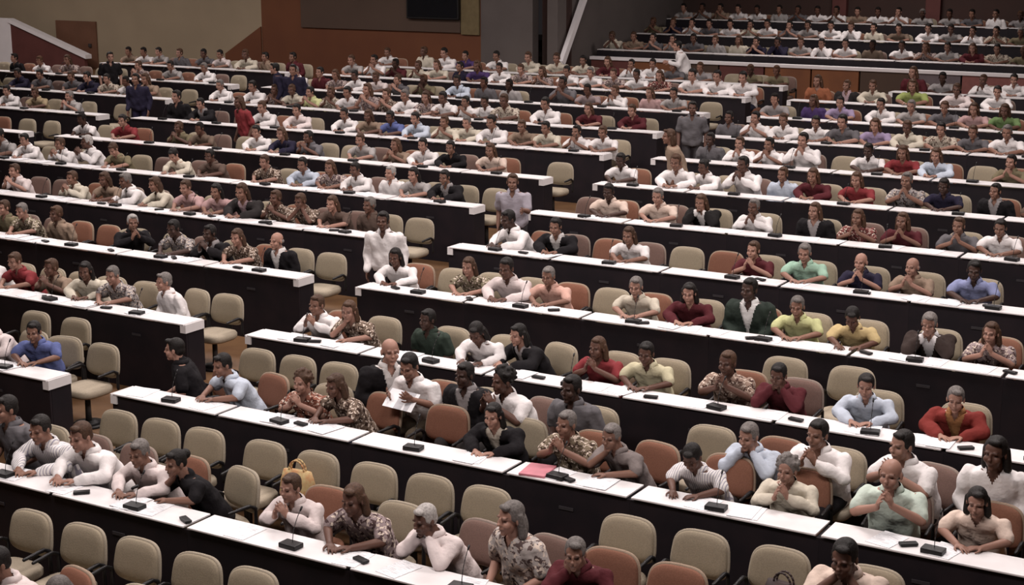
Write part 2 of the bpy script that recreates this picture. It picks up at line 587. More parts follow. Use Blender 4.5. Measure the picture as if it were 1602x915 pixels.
def cloth_mat(name, source='object'):
    """Woven cloth in the object's own colour; low alpha = printed pattern, middle alpha = stripes."""
    m, nt, bs = new_mat(name)
    oi = nt.nodes.new('ShaderNodeObjectInfo')
    tc = nt.nodes.new('ShaderNodeTexCoord')
    col, alpha = oi.outputs['Color'], oi.outputs['Alpha']
    floral = math_node(nt, 'LESS_THAN', alpha, 0.55)
    stripe = math_node(nt, 'MULTIPLY', math_node(nt, 'LESS_THAN', alpha, 0.85), math_node(nt, 'SUBTRACT', 1.0, floral))
    nz = nt.nodes.new('ShaderNodeTexNoise'); nz.inputs['Scale'].default_value = 22.0; nz.inputs['Detail'].default_value = 2.0
    nt.links.new(tc.outputs['Object'], nz.inputs['Vector'])
    nz2 = nt.nodes.new('ShaderNodeTexNoise'); nz2.inputs['Scale'].default_value = 31.0
    nt.links.new(tc.outputs['Object'], nz2.inputs['Vector'])
    dark = math_node(nt, 'GREATER_THAN', nz.outputs['Fac'], 0.55)
    lite = math_node(nt, 'GREATER_THAN', nz2.outputs['Fac'], 0.57)
    c1 = mixcol(nt, math_node(nt, 'MULTIPLY', dark, floral), col, mixcol(nt, 1.0, col, (0.28, 0.22, 0.22), 'MULTIPLY'))
    c2 = mixcol(nt, math_node(nt, 'MULTIPLY', lite, floral), c1, (0.62, 0.52, 0.44))
    wv = nt.nodes.new('ShaderNodeTexWave'); wv.inputs['Scale'].default_value = 14.0
    nt.links.new(tc.outputs['Object'], wv.inputs['Vector'])
    sm = math_node(nt, 'MULTIPLY', math_node(nt, 'GREATER_THAN', wv.outputs['Fac'], 0.78), stripe)
    c3 = mixcol(nt, sm, c2, mixcol(nt, 1.0, col, (0.45, 0.45, 0.55), 'MULTIPLY'))
    nt.links.new(c3, bs.inputs['Base Color'])
    bs.inputs['Roughness'].default_value = 0.85
    bs.inputs['Specular IOR Level'].default_value = 0.15
    fold = nt.nodes.new('ShaderNodeTexNoise'); fold.inputs['Scale'].default_value = 9.0; fold.inputs['Detail'].default_value = 3.0
    nt.links.new(tc.outputs['Object'], fold.inputs['Vector'])
    bp = nt.nodes.new('ShaderNodeBump'); bp.inputs['Strength'].default_value = 0.55; bp.inputs['Distance'].default_value = 0.04
    nt.links.new(fold.outputs['Fac'], bp.inputs['Height'])
    nt.links.new(bp.outputs['Normal'], bs.inputs['Normal'])
    return m

def skin_mat():
    m, nt, bs = new_mat('skin')
    oi = nt.nodes.new('ShaderNodeObjectInfo')
    at = nt.nodes.new('ShaderNodeAttribute'); at.attribute_name = 'feature'
    c = mixcol(nt, at.outputs['Fac'], oi.outputs['Color'], (0.03, 0.015, 0.012))
    nt.links.new(c, bs.inputs['Base Color'])
    bs.inputs['Roughness'].default_value = 0.5
    bs.inputs['Specular IOR Level'].default_value = 0.3
    return m

def tint_mat(name, rough=0.6, spec=0.2, bump=0.0, bscale=60.0, vary=0.82):
    m, nt, bs = new_mat(name)
    oi = nt.nodes.new('ShaderNodeObjectInfo')
    f, n = ramp_noise(nt, bscale, (1, 1, 1), (vary, vary, vary))
    c = mixcol(nt, 1.0, oi.outputs['Color'], f, 'MULTIPLY')
    nt.links.new(c, bs.inputs['Base Color'])
    bs.inputs['Roughness'].default_value = rough
    bs.inputs['Specular IOR Level'].default_value = spec
    if bump:
        bp = nt.nodes.new('ShaderNodeBump'); bp.inputs['Strength'].default_value = bump; bp.inputs['Distance'].default_value = 0.006
        nt.links.new(n.outputs['Fac'], bp.inputs['Height'])
        nt.links.new(bp.outputs['Normal'], bs.inputs['Normal'])
    return m

def vcol_mat(name):
    m, nt, bs = new_mat(name)
    at = nt.nodes.new('ShaderNodeAttribute'); at.attribute_name = 'Col'
    f, n = ramp_noise(nt, 9.0, (1, 1, 1), (0.85, 0.85, 0.85))
    nt.links.new(mixcol(nt, 1.0, at.outputs['Color'], f, 'MULTIPLY'), bs.inputs['Base Color'])
    bs.inputs['Roughness'].default_value = 0.8
    bs.inputs['Specular IOR Level'].default_value = 0.15
    return m

def paper_mat():
    m, nt, bs = new_mat('printed_paper')
    tc = nt.nodes.new('ShaderNodeTexCoord')
    mp = nt.nodes.new('ShaderNodeMapping'); mp.inputs['Scale'].default_value = (14, 260, 1)
    nt.links.new(tc.outputs['Object'], mp.inputs['Vector'])
    n = nt.nodes.new('ShaderNodeTexNoise'); n.inputs['Scale'].default_value = 1.0; n.inputs['Detail'].default_value = 0.0
    nt.links.new(mp.outputs['Vector'], n.inputs['Vector'])
    ln = math_node(nt, 'MULTIPLY', math_node(nt, 'GREATER_THAN', n.outputs['Fac'], 0.56), 0.55)
    nt.links.new(mixcol(nt, ln, (0.86, 0.86, 0.88), (0.25, 0.25, 0.28)), bs.inputs['Base Color'])
    bs.inputs['Roughness'].default_value = 0.8
    return m

M = {}
M['desk_white'] = surf('white_desk_laminate', (0.76, 0.73, 0.73), (0.70, 0.67, 0.67), 0.5, 5.0)
M['desk_black'] = surf('black_desk_panel', (0.012, 0.010, 0.013), (0.018, 0.013, 0.016), 0.55, 3.0, spec=0.2)
M['plate'] = surf('dark_grey_plate', (0.035, 0.032, 0.036), None, 0.5)
M['floor'] = surf('brown_wood_floor', (0.15, 0.08, 0.036), (0.11, 0.056, 0.026), 0.55, 2.5)
M['black_plastic'] = surf('black_plastic', (0.012, 0.011, 0.012), None, 0.45)
M['chrome'] = surf('dark_metal', (0.05, 0.045, 0.045), None, 0.35)
M['fabric'] = tint_mat('chair_upholstery', 0.85, 0.15, 0.25, 90.0, 0.86)
M['shirt'] = cloth_mat('shirt_cloth')
M['skin'] = skin_mat()
M['hair'] = tint_mat('hair', 0.6, 0.25, 0.9, 70.0, 0.6)
M['trousers'] = tint_mat('trouser_cloth', 0.9, 0.1, 0.2, 40.0)
M['shoe'] = surf('shoe_leather', (0.015, 0.012, 0.01), None, 0.4)
M['paper'] = paper_mat()
M['vcol'] = vcol_mat('mixed_cloth')

# ------------------------------------------------------------------ mesh helpers
def obj(name, mesh, parent=None, color=None, loc=None, rot=None):
    o = bpy.data.objects.new(name, mesh)
    COL.objects.link(o)
    if parent is not None:
        o.parent = parent
    if color is not None:
        o.color = color if len(color) == 4 else (*color, 1.0)
    if loc is not None:
        o.location = loc
    if rot is not None:
        o.rotation_euler = rot
    return o

def empty(name, loc, rz=0.0):
    e = bpy.data.objects.new(name, None)
    e.empty_display_size = 0.2
    COL.objects.link(e)
    e.location = loc
    e.rotation_euler = (0, 0, rz)
    return e

def tag(o, label, cat, group=None, kind=None):
    if label: o['label'] = label
    if cat: o['category'] = cat
    if group: o['group'] = group
    if kind: o['kind'] = kind
    return o

def struct(o):
    o['kind'] = 'structure'
    return o

def box(bm, x0, x1, y0, y1, z0, z1):
    m = Matrix.Translation(((x0 + x1) / 2, (y0 + y1) / 2, (z0 + z1) / 2)) @ Matrix.Diagonal((x1 - x0, y1 - y0, z1 - z0, 1))
    return bmesh.ops.create_cube(bm, size=1.0, matrix=m)['verts']

def to_mesh(bm, name, mat, smooth=False, bevel=0.0, seg=2):
    if bevel:
        bmesh.ops.bevel(bm, geom=list(bm.edges), offset=bevel, segments=seg, affect='EDGES', profile=0.6)
    bmesh.ops.recalc_face_normals(bm, faces=list(bm.faces))
    me = bpy.data.meshes.new(name)
    bm.to_mesh(me)
    bm.free()
    if mat is not None:
        me.materials.append(mat)
    if smooth:
        me.polygons.foreach_set('use_smooth', [True] * len(me.polygons))
    return me

def box_mesh(name, dims, mat, bevel=0.0):
    bm = bmesh.new()
    box(bm, *dims)
    return to_mesh(bm, name, mat, False, bevel)

def rot_to(d):
    return Vector((0, 0, 1)).rotation_difference(Vector(d).normalized()).to_matrix().to_4x4()

def cap(bm, p0, r0, p1, r1, sub=2, seg=14):
    p0, p1 = Vector(p0), Vector(p1)
    bmesh.ops.create_icosphere(bm, subdivisions=sub, radius=r0, matrix=Matrix.Translation(p0))
    bmesh.ops.create_icosphere(bm, subdivisions=sub, radius=r1, matrix=Matrix.Translation(p1))
    d = p1 - p0
    if d.length > 1e-4:
        bmesh.ops.create_cone(bm, cap_ends=True, segments=seg, radius1=r0, radius2=r1, depth=d.length,
                              matrix=Matrix.Translation((p0 + p1) / 2) @ rot_to(d))

def ell(bm, c, r, mat=None, sub=3):
    m = Matrix.Translation(Vector(c)) @ Matrix.Diagonal((*r, 1))
    if mat is not None:
        m = mat @ m
    bmesh.ops.create_icosphere(bm, subdivisions=sub, radius=1.0, matrix=m)

def loft(bm, rings, n=24):
    """rings: (centre, rx, ry); closed tube of superelliptic rings."""
    loops = []
    for c, rx, ry in rings:
        vs = []
        for i in range(n):
            a = 2 * math.pi * i / n
            ca, sa = math.cos(a), math.sin(a)
            e = 0.8
            vs.append(bm.verts.new((c[0] + rx * math.copysign(abs(ca) ** e, ca), c[1] + ry * math.copysign(abs(sa) ** e, sa), c[2])))
        loops.append(vs)
    for a, b in zip(loops, loops[1:]):
        for i in range(n):
            bm.faces.new((a[i], a[(i + 1) % n], b[(i + 1) % n], b[i]))
    bm.faces.new(list(reversed(loops[0])))
    bm.faces.new(loops[-1])

def remesh(bm, name, mat, voxel, smooth=2):
    me = bpy.data.meshes.new('tmp')
    bmesh.ops.recalc_face_normals(bm, faces=list(bm.faces))
    bm.to_mesh(me)
    bm.free()
    o = bpy.data.objects.new('tmp', me)
    COL.objects.link(o)
    r = o.modifiers.new('r', 'REMESH')
    r.mode = 'VOXEL'
    r.voxel_size = voxel
    r.use_smooth_shade = True
    if smooth:
        s = o.modifiers.new('s', 'SMOOTH')
        s.factor = 0.5
        s.iterations = smooth
    dg = bpy.context.evaluated_depsgraph_get()
    dg.update()
    out = bpy.data.meshes.new_from_object(o.evaluated_get(dg))
    out.name = name
    bpy.data.objects.remove(o, do_unlink=True)
    bpy.data.meshes.remove(me)
    out.materials.clear()
    out.materials.append(mat)
    out.polygons.foreach_set('use_smooth', [True] * len(out.polygons))
    return out

def verts_of(me):
    a = np.empty(len(me.vertices) * 3)
    me.vertices.foreach_get('co', a)
    return a.reshape(-1, 3)

# ------------------------------------------------------------------ the setting: stepped floor, walls, ceiling
KS = sorted(ROWS)
def fz(k):
    return ROWS[k][0]

prof = [(-14.0, fz(-1) - 0.15), (-1 * PITCH + 0.06, fz(-1) - 0.15)]
for k in KS:
    if k < 12:
        y = k * PITCH + 0.06
        prof += [(y, fz(k))]
        nxt = (k + 1) * PITCH + 0.06 if k < 11 else 27.16
        prof += [(nxt, fz(k))]
prof += [(27.16, fz(13)), (14 * PITCH + 0.06, fz(13)), (14 * PITCH + 0.06, fz(14)), (15 * PITCH + 0.06, fz(14)), (15 * PITCH + 0.06, fz(15)), (34.0, fz(15))]
clean = []
for pnt in prof:
    if not clean or pnt != clean[-1]:
        clean.append(pnt)
bm = bmesh.new()
a = [bm.verts.new((-46.0, y, z)) for y, z in clean]
b = [bm.verts.new((8.0, y, z)) for y, z in clean]
for i in range(len(clean) - 1):
    bm.faces.new((a[i], b[i], b[i + 1], a[i + 1]))
struct(obj('floor', to_mesh(bm, 'floor', M['floor'])))
M['ceiling'] = surf('ceiling_plaster', (0.10, 0.09, 0.085), None, 0.9)
struct(obj('ceiling', box_mesh('ceiling', (-46, 8, -14, 34, CEIL, CEIL + 0.2), M['ceiling'])))
M['beige'] = surf('beige_wall', (0.33, 0.262, 0.180), (0.29, 0.23, 0.158), 0.9, 0.6)
M['orange'] = surf('orange_brown_panel', (0.145, 0.052, 0.023), (0.120, 0.042, 0.020), 0.7, 0.7)
M['dkbrown'] = surf('dark_brown_panel', (0.085, 0.054, 0.040), (0.075, 0.048, 0.036), 0.8, 0.7)
M['greywall'] = surf('grey_wall', (0.125, 0.105, 0.098), (0.105, 0.088, 0.083), 0.9, 0.8)
M['darkwall'] = surf('dark_wall', (0.055, 0.035, 0.03), (0.065, 0.035, 0.03), 0.9, 0.6)
M['olive'] = surf('olive_panel', (0.16, 0.12, 0.06), None, 0.8)
M['whitepaint'] = surf('white_paint', (0.84, 0.80, 0.81), (0.8, 0.76, 0.77), 0.6, 3.0)
M['maroonpanel'] = surf('maroon_panel', (0.13, 0.045, 0.04), None, 0.7, 2.0)
M['door'] = surf('brown_door', (0.16, 0.075, 0.045), None, 0.6, 2.0)
M['screen'] = surf('black_screen', (0.008, 0.008, 0.010), None, 0.25)
WY = 25.7
wb = obj('wall_back', box_mesh('wall_back', (-46, -28.75, WY, WY + 0.3, 1.0, CEIL), M['beige'])); struct(wb)
struct(obj('wall_back_orange', box_mesh('wall_back_orange', (-28.75, -21.45, WY, WY + 0.3, 1.0, CEIL), M['orange'])))
def wall_piece(name, x0, x1, z0, z1, mat, d=0.06, y=WY):
    return struct(obj(name, box_mesh(name, (x0, x1, y - d, y, z0, z1), mat, 0.008)))
wall_piece('trim_1', -27.3, -22.05, 3.02, CEIL - 0.3, M['dkbrown'])
wall_piece('trim_2', -22.03, -21.47, 2.98, CEIL - 0.3, M['olive'])
struct(obj('wall_back_grey', box_mesh('wall_back_grey', (-21.45, -19.9, WY, WY + 0.3, 1.0, CEIL), M['greywall'])))
struct(obj('wall_back_dark', box_mesh('wall_back_dark', (-19.9, -19.2, WY + 0.5, WY + 0.8, 1.0, CEIL), M['darkwall'])))
bm = bmesh.new()
tri = [(-30.1, 1.9), (-30.1, 2.2), (-28.76, 3.0), (-28.76, 1.9)]
f0 = [bm.verts.new((x, WY - 0.05, z)) for x, z in tri]
f1 = [bm.verts.new((x, WY, z)) for x, z in tri]
bm.faces.new(f0); bm.faces.new(list(reversed(f1)))
for i in range(4):
    bm.faces.new((f0[i], f1[i], f1[(i + 1) % 4], f0[(i + 1) % 4]))
struct(obj('trim_3', to_mesh(bm, 'slanted_orange_panel', M['orange'])))
struct(obj('wall_side_tier', box_mesh('wall_side_tier', (-19.5, -19.2, WY + 0.05, 33.3, 1.0, CEIL), M['greywall'])))
struct(obj('wall_back_tier', box_mesh('wall_back_tier', (-19.2, 8, 33.3, 33.6, 1.0, CEIL), M['darkwall'])))
struct(obj('wall_right', box_mesh('wall_right', (8.0, 8.3, -14, 34, -1, CEIL), M['darkwall'])))
struct(obj('wall_left', box_mesh('wall_left', (-46.3, -46.0, -14, 34, -1, CEIL), M['beige'])))
struct(obj('wall_front', box_mesh('wall_front', (-46, 8, -14.3, -14, -1, CEIL), M['darkwall'])))
# dark pilasters on the far right wall of the tier
for i, (x0, x1) in enumerate(((-14.6, -14.2), (-12.0, -11.6))):
    struct(obj('trim_%d' % (4 + i), box_mesh('pilaster', (x0, x1, 33.1, 33.3, 2.4, CEIL), M['maroonpanel'], 0.01)))

# black screen hung on the back wall
scr = empty('wall_screen', (-22.85, WY - 0.07, 3.36))
obj('screen_frame', box_mesh('screen_frame', (-0.82, 0.82, -0.10, 0.0, 0.0, 1.05), M['black_plastic'], 0.015), scr)
obj('screen_panel', box_mesh('screen_panel', (-0.77, 0.77, -0.112, -0.098, 0.05, 1.0), M['screen'], 0.004), scr)
tag(scr, 'black screen hanging high on the orange back wall', 'screen')

# stair with white rail at the far left
stl = empty('stair_enclosure', (-38.2, 25.0, fz(11)))
z0 = fz(11)
obj('white_parapet', box_mesh('white_parapet', (-2.6, 0.0, 0.0, 0.16, 0.0, 3.02 - z0), M['whitepaint'], 0.02), stl)
bm = bmesh.new()
pts = [(0.0, 0.0), (0.0, 2.93 - z0), (3.1, 1.98 - z0), (3.1, 0.0)]
f0 = [bm.verts.new((x, 0.02, z)) for x, z in pts]; f1 = [bm.verts.new((x, 0.14, z)) for x, z in pts]
bm.faces.new(f0); bm.faces.new(list(reversed(f1)))
for i in range(4): bm.faces.new((f0[i], f1[i], f1[(i + 1) % 4], f0[(i + 1) % 4]))
obj('stair_side', to_mesh(bm, 'stair_side', M['maroonpanel']), stl)
bm = bmesh.new()
pts = [(-0.05, 3.02 - z0), (3.22, 2.02 - z0), (3.22, 1.90 - z0), (-0.05, 2.90 - z0)]
f0 = [bm.verts.new((x, -0.05, z)) for x, z in pts]; f1 = [bm.verts.new((x, 0.2, z)) for x, z in pts]
bm.faces.new(f0); bm.faces.new(list(reversed(f1)))
for i in range(4): bm.faces.new((f0[i], f1[i], f1[(i + 1) % 4], f0[(i + 1) % 4]))
obj('stair_rail', to_mesh(bm, 'stair_rail', M['whitepaint']), stl)
tag(stl, 'white stair parapet with sloping white rail at the far left', 'staircase')
dr = obj('door_1', box_mesh('door_1', (-36.9, -35.2, WY - 0.06, WY, 1.5, 2.97), M['door'], 0.01)); struct(dr)
obj('door_handle', box_mesh('door_handle', (-35.5, -35.4, WY - 0.11, WY - 0.06, 2.2, 2.3), M['chrome'], 0.005), dr)

# steep white stair rail left of the upper tier
bm = bmesh.new()
A = Vector((-19.05, 25.7, 2.35)); B = Vector((-19.05, 27.1, 4.25))
d = (B - A).normalized()
n_ = Vector((0, -d.z, d.y))
for s in (0,):
    q = [A - n_ * 0.085, A + n_ * 0.085, B + n_ * 0.085, B - n_ * 0.085]
    f0 = [bm.verts.new(v + Vector((-0.06, 0, 0))) for v in q]; f1 = [bm.verts.new(v + Vector((0.06, 0, 0))) for v in q]
    bm.faces.new(f0); bm.faces.new(list(reversed(f1)))
    for i in range(4): bm.faces.new((f0[i], f1[i], f1[(i + 1) % 4], f0[(i + 1) % 4]))
sr = empty('stair_rail', (-19.05, 25.7, fz(11)))
o = obj('rail_beam', to_mesh(bm, 'rail_beam', M['whitepaint']), sr); o.location = (19.05, -25.7, -fz(11))
obj('rail_post', box_mesh('rail_post', (-0.05, 0.05, -0.05, 0.05, 0.0, 0.84), M['whitepaint'], 0.01), sr)
tag(sr, 'steep white stair rail beside the grey wall left of upper tier', 'railing')

# parapet of the upper tier with its rail
par = empty('tier_parapet', (-18.95, 27.1, fz(11)))
PB = fz(11)
obj('parapet_rail', box_mesh('parapet_rail', (0.0, 14.5, -0.09, 0.10, 2.37 - PB, 2.45 - PB), M['whitepaint'], 0.01), par)
M['p_brown'] = surf('parapet_brown', (0.22, 0.085, 0.035), (0.17, 0.065, 0.03), 0.6, 1.5)
M['p_grey'] = surf('parapet_grey', (0.16, 0.13, 0.14), None, 0.7)
M['p_red'] = surf('parapet_red', (0.26, 0.10, 0.09), None, 0.7)
pm = ['maroonpanel', 'p_brown', 'dkbrown', 'maroonpanel', 'p_brown', 'p_brown', 'dkbrown', 'p_grey', 'p_red', 'p_red', 'dkbrown', 'maroonpanel']
for i in range(12):
    obj('panel', box_mesh('panel', (i * 1.2 + 0.02, i * 1.2 + 1.18, -0.03, 0.05, 0.0, 2.37 - PB), M[pm[i]], 0.008), par)
tag(par, 'panelled parapet with pale rail along the upper tier', 'parapet')

# ceiling light fixtures round the lamps
M['fixture'] = surf('fixture_white', (0.7, 0.68, 0.66), None, 0.5)
fx = box_mesh('fixture_frame', (-1.6, 1.6, -0.9, 0.9, -0.06, 0.0), M['fixture'], 0.01)
for i, (lx, ly) in enumerate(LAMPS):
    o = obj('ceiling_light', fx, None, None, (lx, ly, CEIL - 0.02))
    tag(o, 'flush white ceiling light panel, %s counted from the front' % ORD[i], 'ceiling light', 'ceiling lights above the hall')

# ------------------------------------------------------------------ desks
BLOCK = {'R': 'right block', 'M': 'middle block', 'L': 'left block'}
def rowname(k):
    return ORD[k + 1] + ' row' if k < 12 else ORD[k - 13] + ' upper-tier row'

DESK = {}
def desk_meshes(w):
    key = round(w, 2)
    if key in DESK: return DESK[key]
    g = 0.022
    top = box_mesh('desk_top', (g, w - g, 0.0, 0.335, 0.724, 0.74), M['desk_white'], 0.004)
    front = box_mesh('front_panel', (0.0, w, 0.022, 0.046, -0.16, 0.708), M['desk_black'], 0.003)
    side = box_mesh('side_panel', (0.0, 0.03, 0.05, 0.325, 0.0, 0.708), M['desk_black'], 0.003)
    plate = box_mesh('vent_plate', (-0.07, 0.07, 0.016, 0.024, 0.50, 0.53), M['plate'], 0.002)
    bm = bmesh.new()
    box(bm, -0.010, 0.008, 0.004, 0.325, 0.632, 0.735)
    box(bm, 0.008, 0.075, 0.004, 0.020, 0.632, 0.722)
    drop = to_mesh(bm, 'end_drop', M['desk_white'], False)
    DESK[key] = (top, front, side, plate, drop)
    return DESK[key]

# microphone shapes
bm = bmesh.new()
box(bm, -0.085, 0.085, -0.055, 0.055, 0.0, 0.04)
mic_base = to_mesh(bm, 'mic_base', M['black_plastic'], False, 0.008)
bm = bmesh.new()
prev = Vector((0.0, 0.02, 0.03))
for i in range(1, 7):
    t = i / 6
    cur = Vector((0.0, 0.02 + 0.10 * t * t, 0.03 + 0.24 * t))
    bmesh.ops.create_cone(bm, cap_ends=True, segments=6, radius1=0.0032, radius2=0.0032, depth=(cur - prev).length,
                          matrix=Matrix.Translation((cur + prev) / 2) @ rot_to(cur - prev))
    prev = cur
mic_neck = to_mesh(bm, 'gooseneck', M['black_plastic'], True)
bm = bmesh.new()
cap(bm, (0, 0.12, 0.265), 0.007, (0, 0.14, 0.29), 0.009, 1, 8)
mic_head = to_mesh(bm, 'mic_head', M['black_plastic'], True)

def sections(k, b):
    lo, hi = ROWS[k][1][b]
    out = []
    if b == 'R':
        cuts = {0: [-11.24, -9.87, -8.33, -6.69, -5.1, -3.5, -1.9], 1: [-11.24, -9.83, -8.22, -6.56, -5.36, -3.72, -2.1]}.get(k)
        if not cuts:
            cuts = [lo]
            while cuts[-1] < hi: cuts.append(cuts[-1] + 1.58)
        for x0, x1 in zip(cuts, cuts[1:]): out.append((x0, x1))
    else:
        x = hi
        step = (hi - lo) / max(1, round((hi - lo) / 1.58)) if b == 'M' and lo < -23 else 1.58
        while x > lo + 0.3:
            out.append((x - step, x)); x -= step
    return out

for k in KS:
    for b in ROWS[k][1]:
        for i, (x0, x1) in enumerate(sections(k, b)):
            w = x1 - x0
            top, front, side, plate, drop = desk_meshes(w)
            e = empty('desk', (x0, k * PITCH, fz(k)))
            obj('desk_top', top, e)
            obj('front_panel', front, e)
            obj('side_panel', side, e)
            obj('side_panel', side, e, None, (w - 0.03, 0, 0))
            if k < 7:
                obj('vent_plate', plate, e, None, (w * 0.5, 0, 0))
            if i == 0 and k < 12:
                dp = obj('end_drop', drop, e, None, (0.0 if b == 'R' else w, 0, 0))
                if b != 'R': dp.scale = (-1, 1, 1)
            at = 'from the aisle' if k < 12 else 'from the left end'
            tag(e, 'white-topped black desk, %s section %s, %s, %s' % (ORD[i], at, rowname(k), BLOCK[b] if k < 12 else 'back right'), 'desk', 'conference desk sections')
            if k < 10:
                m = empty('microphone', (x0 + w * (0.5 + 0.12 * math.sin(i * 7 + k * 3)), k * PITCH + 0.10, fz(k) + 0.741), 0.2 * math.sin(i * 3 + k))
                obj('mic_base', mic_base, m); obj('mic_head', mic_head, obj('gooseneck', mic_neck, m))
                tag(m, 'black gooseneck microphone on %s desk section %s, %s, %s' % (ORD[i], at, rowname(k), BLOCK[b]), 'microphone', 'microphones on the desks')

# ------------------------------------------------------------------ chairs
def cushion(name, w, h, t, r, bulge, curve, mat):
    """Upright rounded cushion, face towards -Y, bottom centre at the origin."""
    bm = bmesh.new()
    n = 40
    outline = []
    for i in range(n):
        a = 2 * math.pi * i / n
        ca, sa = math.cos(a), math.sin(a)
        e = 2 / 3.6
        x = math.copysign(abs(ca) ** e, ca) * w / 2
        z = math.copysign(abs(sa) ** e, sa) * h / 2
        x *= 1.0 - 0.07 * (z / (h / 2))
        outline.append((x, z + h / 2))
    levels = [(0.0, 0.985, t), (0.0, 1.0, t * 0.75), (0.0, 1.0, t * 0.25), (0.0, 0.95, 0.0), (0.0, 0.75, -bulge * 0.7), (0.0, 0.4, -bulge)]
    loops = []
    for _, s, y in levels:
        loops.append([bm.verts.new((x * s, y + curve * (1 - (x * s / (w / 2)) ** 2), h / 2 + (z - h / 2) * s)) for x, z in outline])
    for a_, b_ in zip(loops, loops[1:]):
        for i in range(n):
            bm.faces.new((a_[i], a_[(i + 1) % n], b_[(i + 1) % n], b_[i]))
    bm.faces.new(list(reversed(loops[0])))
    bm.faces.new(loops[-1])
    return to_mesh(bm, name, mat, True)

ch_back = cushion('backrest', 0.47, 0.345, 0.055, 0.1, 0.02, 0.035, M['fabric'])
ch_rim = cushion('back_shell', 0.50, 0.375, 0.03, 0.1, 0.0, 0.035, M['fabric'])
bm = bmesh.new()
n = 32
levels = [(0.90, 0.36), (1.0, 0.385), (1.0, 0.43), (0.94, 0.452), (0.6, 0.462)]
loops = []
for s, z in levels:
    lp = []
    for i in range(n):
        a = 2 * math.pi * i / n
        ca, sa = math.cos(a), math.sin(a)
        lp.append(bm.verts.new((math.copysign(abs(ca) ** 0.55, ca) * 0.24 * s, math.copysign(abs(sa) ** 0.55, sa) * 0.23 * s, z)))
    loops.append(lp)
for a_, b_ in zip(loops, loops[1:]):
    for i in range(n): bm.faces.new((a_[i], a_[(i + 1) % n], b_[(i + 1) % n], b_[i]))
bm.faces.new(list(reversed(loops[0]))); bm.faces.new(loops[-1])
ch_seat = to_mesh(bm, 'seat', M['fabric'], True)
bm = bmesh.new()
bmesh.ops.create_cone(bm, cap_ends=True, segments=12, radius1=0.035, radius2=0.03, depth=0.33, matrix=Matrix.Translation((0, 0, 0.205)))
ch_post = to_mesh(bm, 'pedestal', M['chrome'], True)
bm = bmesh.new()
bmesh.ops.create_cone(bm, cap_ends=True, segments=20, radius1=0.20, radius2=0.17, depth=0.03, matrix=Matrix.Translation((0, 0, 0.016)))
bmesh.ops.create_cone(bm, cap_ends=True, segments=20, radius1=0.17, radius2=0.05, depth=0.025, matrix=Matrix.Translation((0, 0, 0.043)))
ch_base = to_mesh(bm, 'base_disc', M['black_plastic'], True)
bm = bmesh.new()
box(bm, -0.03, 0.03, 0.285, 0.31, 0.37, 0.62)
box(bm, -0.03, 0.03, 0.10, 0.30, 0.345, 0.37)
ch_stem = to_mesh(bm, 'back_bracket', M['black_plastic'], False, 0.006)
bm = bmesh.new()
pts = [(0.0, 0.22, 0.40), (0.0, 0.22, 0.58), (0.0, 0.16, 0.615), (0.0, -0.06, 0.60)]
for p0_, p1_ in zip(pts, pts[1:]): cap(bm, p0_, 0.02, p1_, 0.016, 1, 8)
ch_arm = remesh(bm, 'armrest', M['black_plastic'], 0.012, 1)
CHC = {'b': ((0.295, 0.247, 0.178), (0.36, 0.31, 0.24)), 't': ((0.215, 0.100, 0.066), (0.31, 0.23, 0.17)), 'm': ((0.165, 0.105, 0.088), (0.26, 0.205, 0.175))}
CHW = {'b': 'beige', 't': 'terracotta', 'm': 'dusty mauve'}
def jit(c, r=0.08):
    f = 1 + rnd.uniform(-r, r)
    return tuple(max(0.0, x * f) for x in c)

def chair(loc, rz, c, label, group):
    e = empty('conference_chair', loc, rz)
    back, rim = CHC[c]
    back = jit(back)
    bk = obj('backrest', ch_back, e, back, (0, 0.20, 0.515), (-0.14, 0, 0))
    obj('back_shell', ch_rim, bk, rim, (0, 0.022, -0.015))
    obj('seat', ch_seat, e, jit((0.40, 0.34, 0.26)) if c == 'b' else back)  # beige seat paler than its back: overhead light put into the colour
    obj('pedestal', ch_post, e)
    obj('base_disc', ch_base, e)
    obj('back_bracket', ch_stem, e)
    obj('armrest', ch_arm, e, None, (-0.255, 0, 0))
    obj('armrest', ch_arm, e, None, (0.255, 0, 0))
    tag(e, label, 'chair', group)
    return e

# ------------------------------------------------------------------ people
UPPER, FORE = 0.29, 0.25
def head_prims(bm, H, grow=0.0):
    ell(bm, (0, 0.012, 0.035), (0.076, 0.094, 0.084), H)
    ell(bm, (0, -0.028, -0.042), (0.057, 0.064, 0.072), H)
    ell(bm, (0, -0.066, -0.098), (0.026, 0.024, 0.02), H, 2)
    for s in (-1, 1):
        ell(bm, (s * 0.036, -0.058, -0.030), (0.03, 0.03, 0.03), H, 2)
        ell(bm, (s * 0.079, 0.012, -0.006), (0.011, 0.02, 0.032), H, 2)
        ell(bm, (s * 0.030, -0.077, 0.026), (0.026, 0.014, 0.010), H, 2)
    ell(bm, (0, -0.092, 0.002), (0.011, 0.012, 0.026), H, 2)
    ell(bm, (0, -0.104, -0.022), (0.016, 0.016, 0.013), H, 2)
    ell(bm, (0, -0.088, -0.058), (0.024, 0.012, 0.008), H, 2)
    ell(bm, (0, -0.085, -0.070), (0.02, 0.012, 0.008), H, 2)

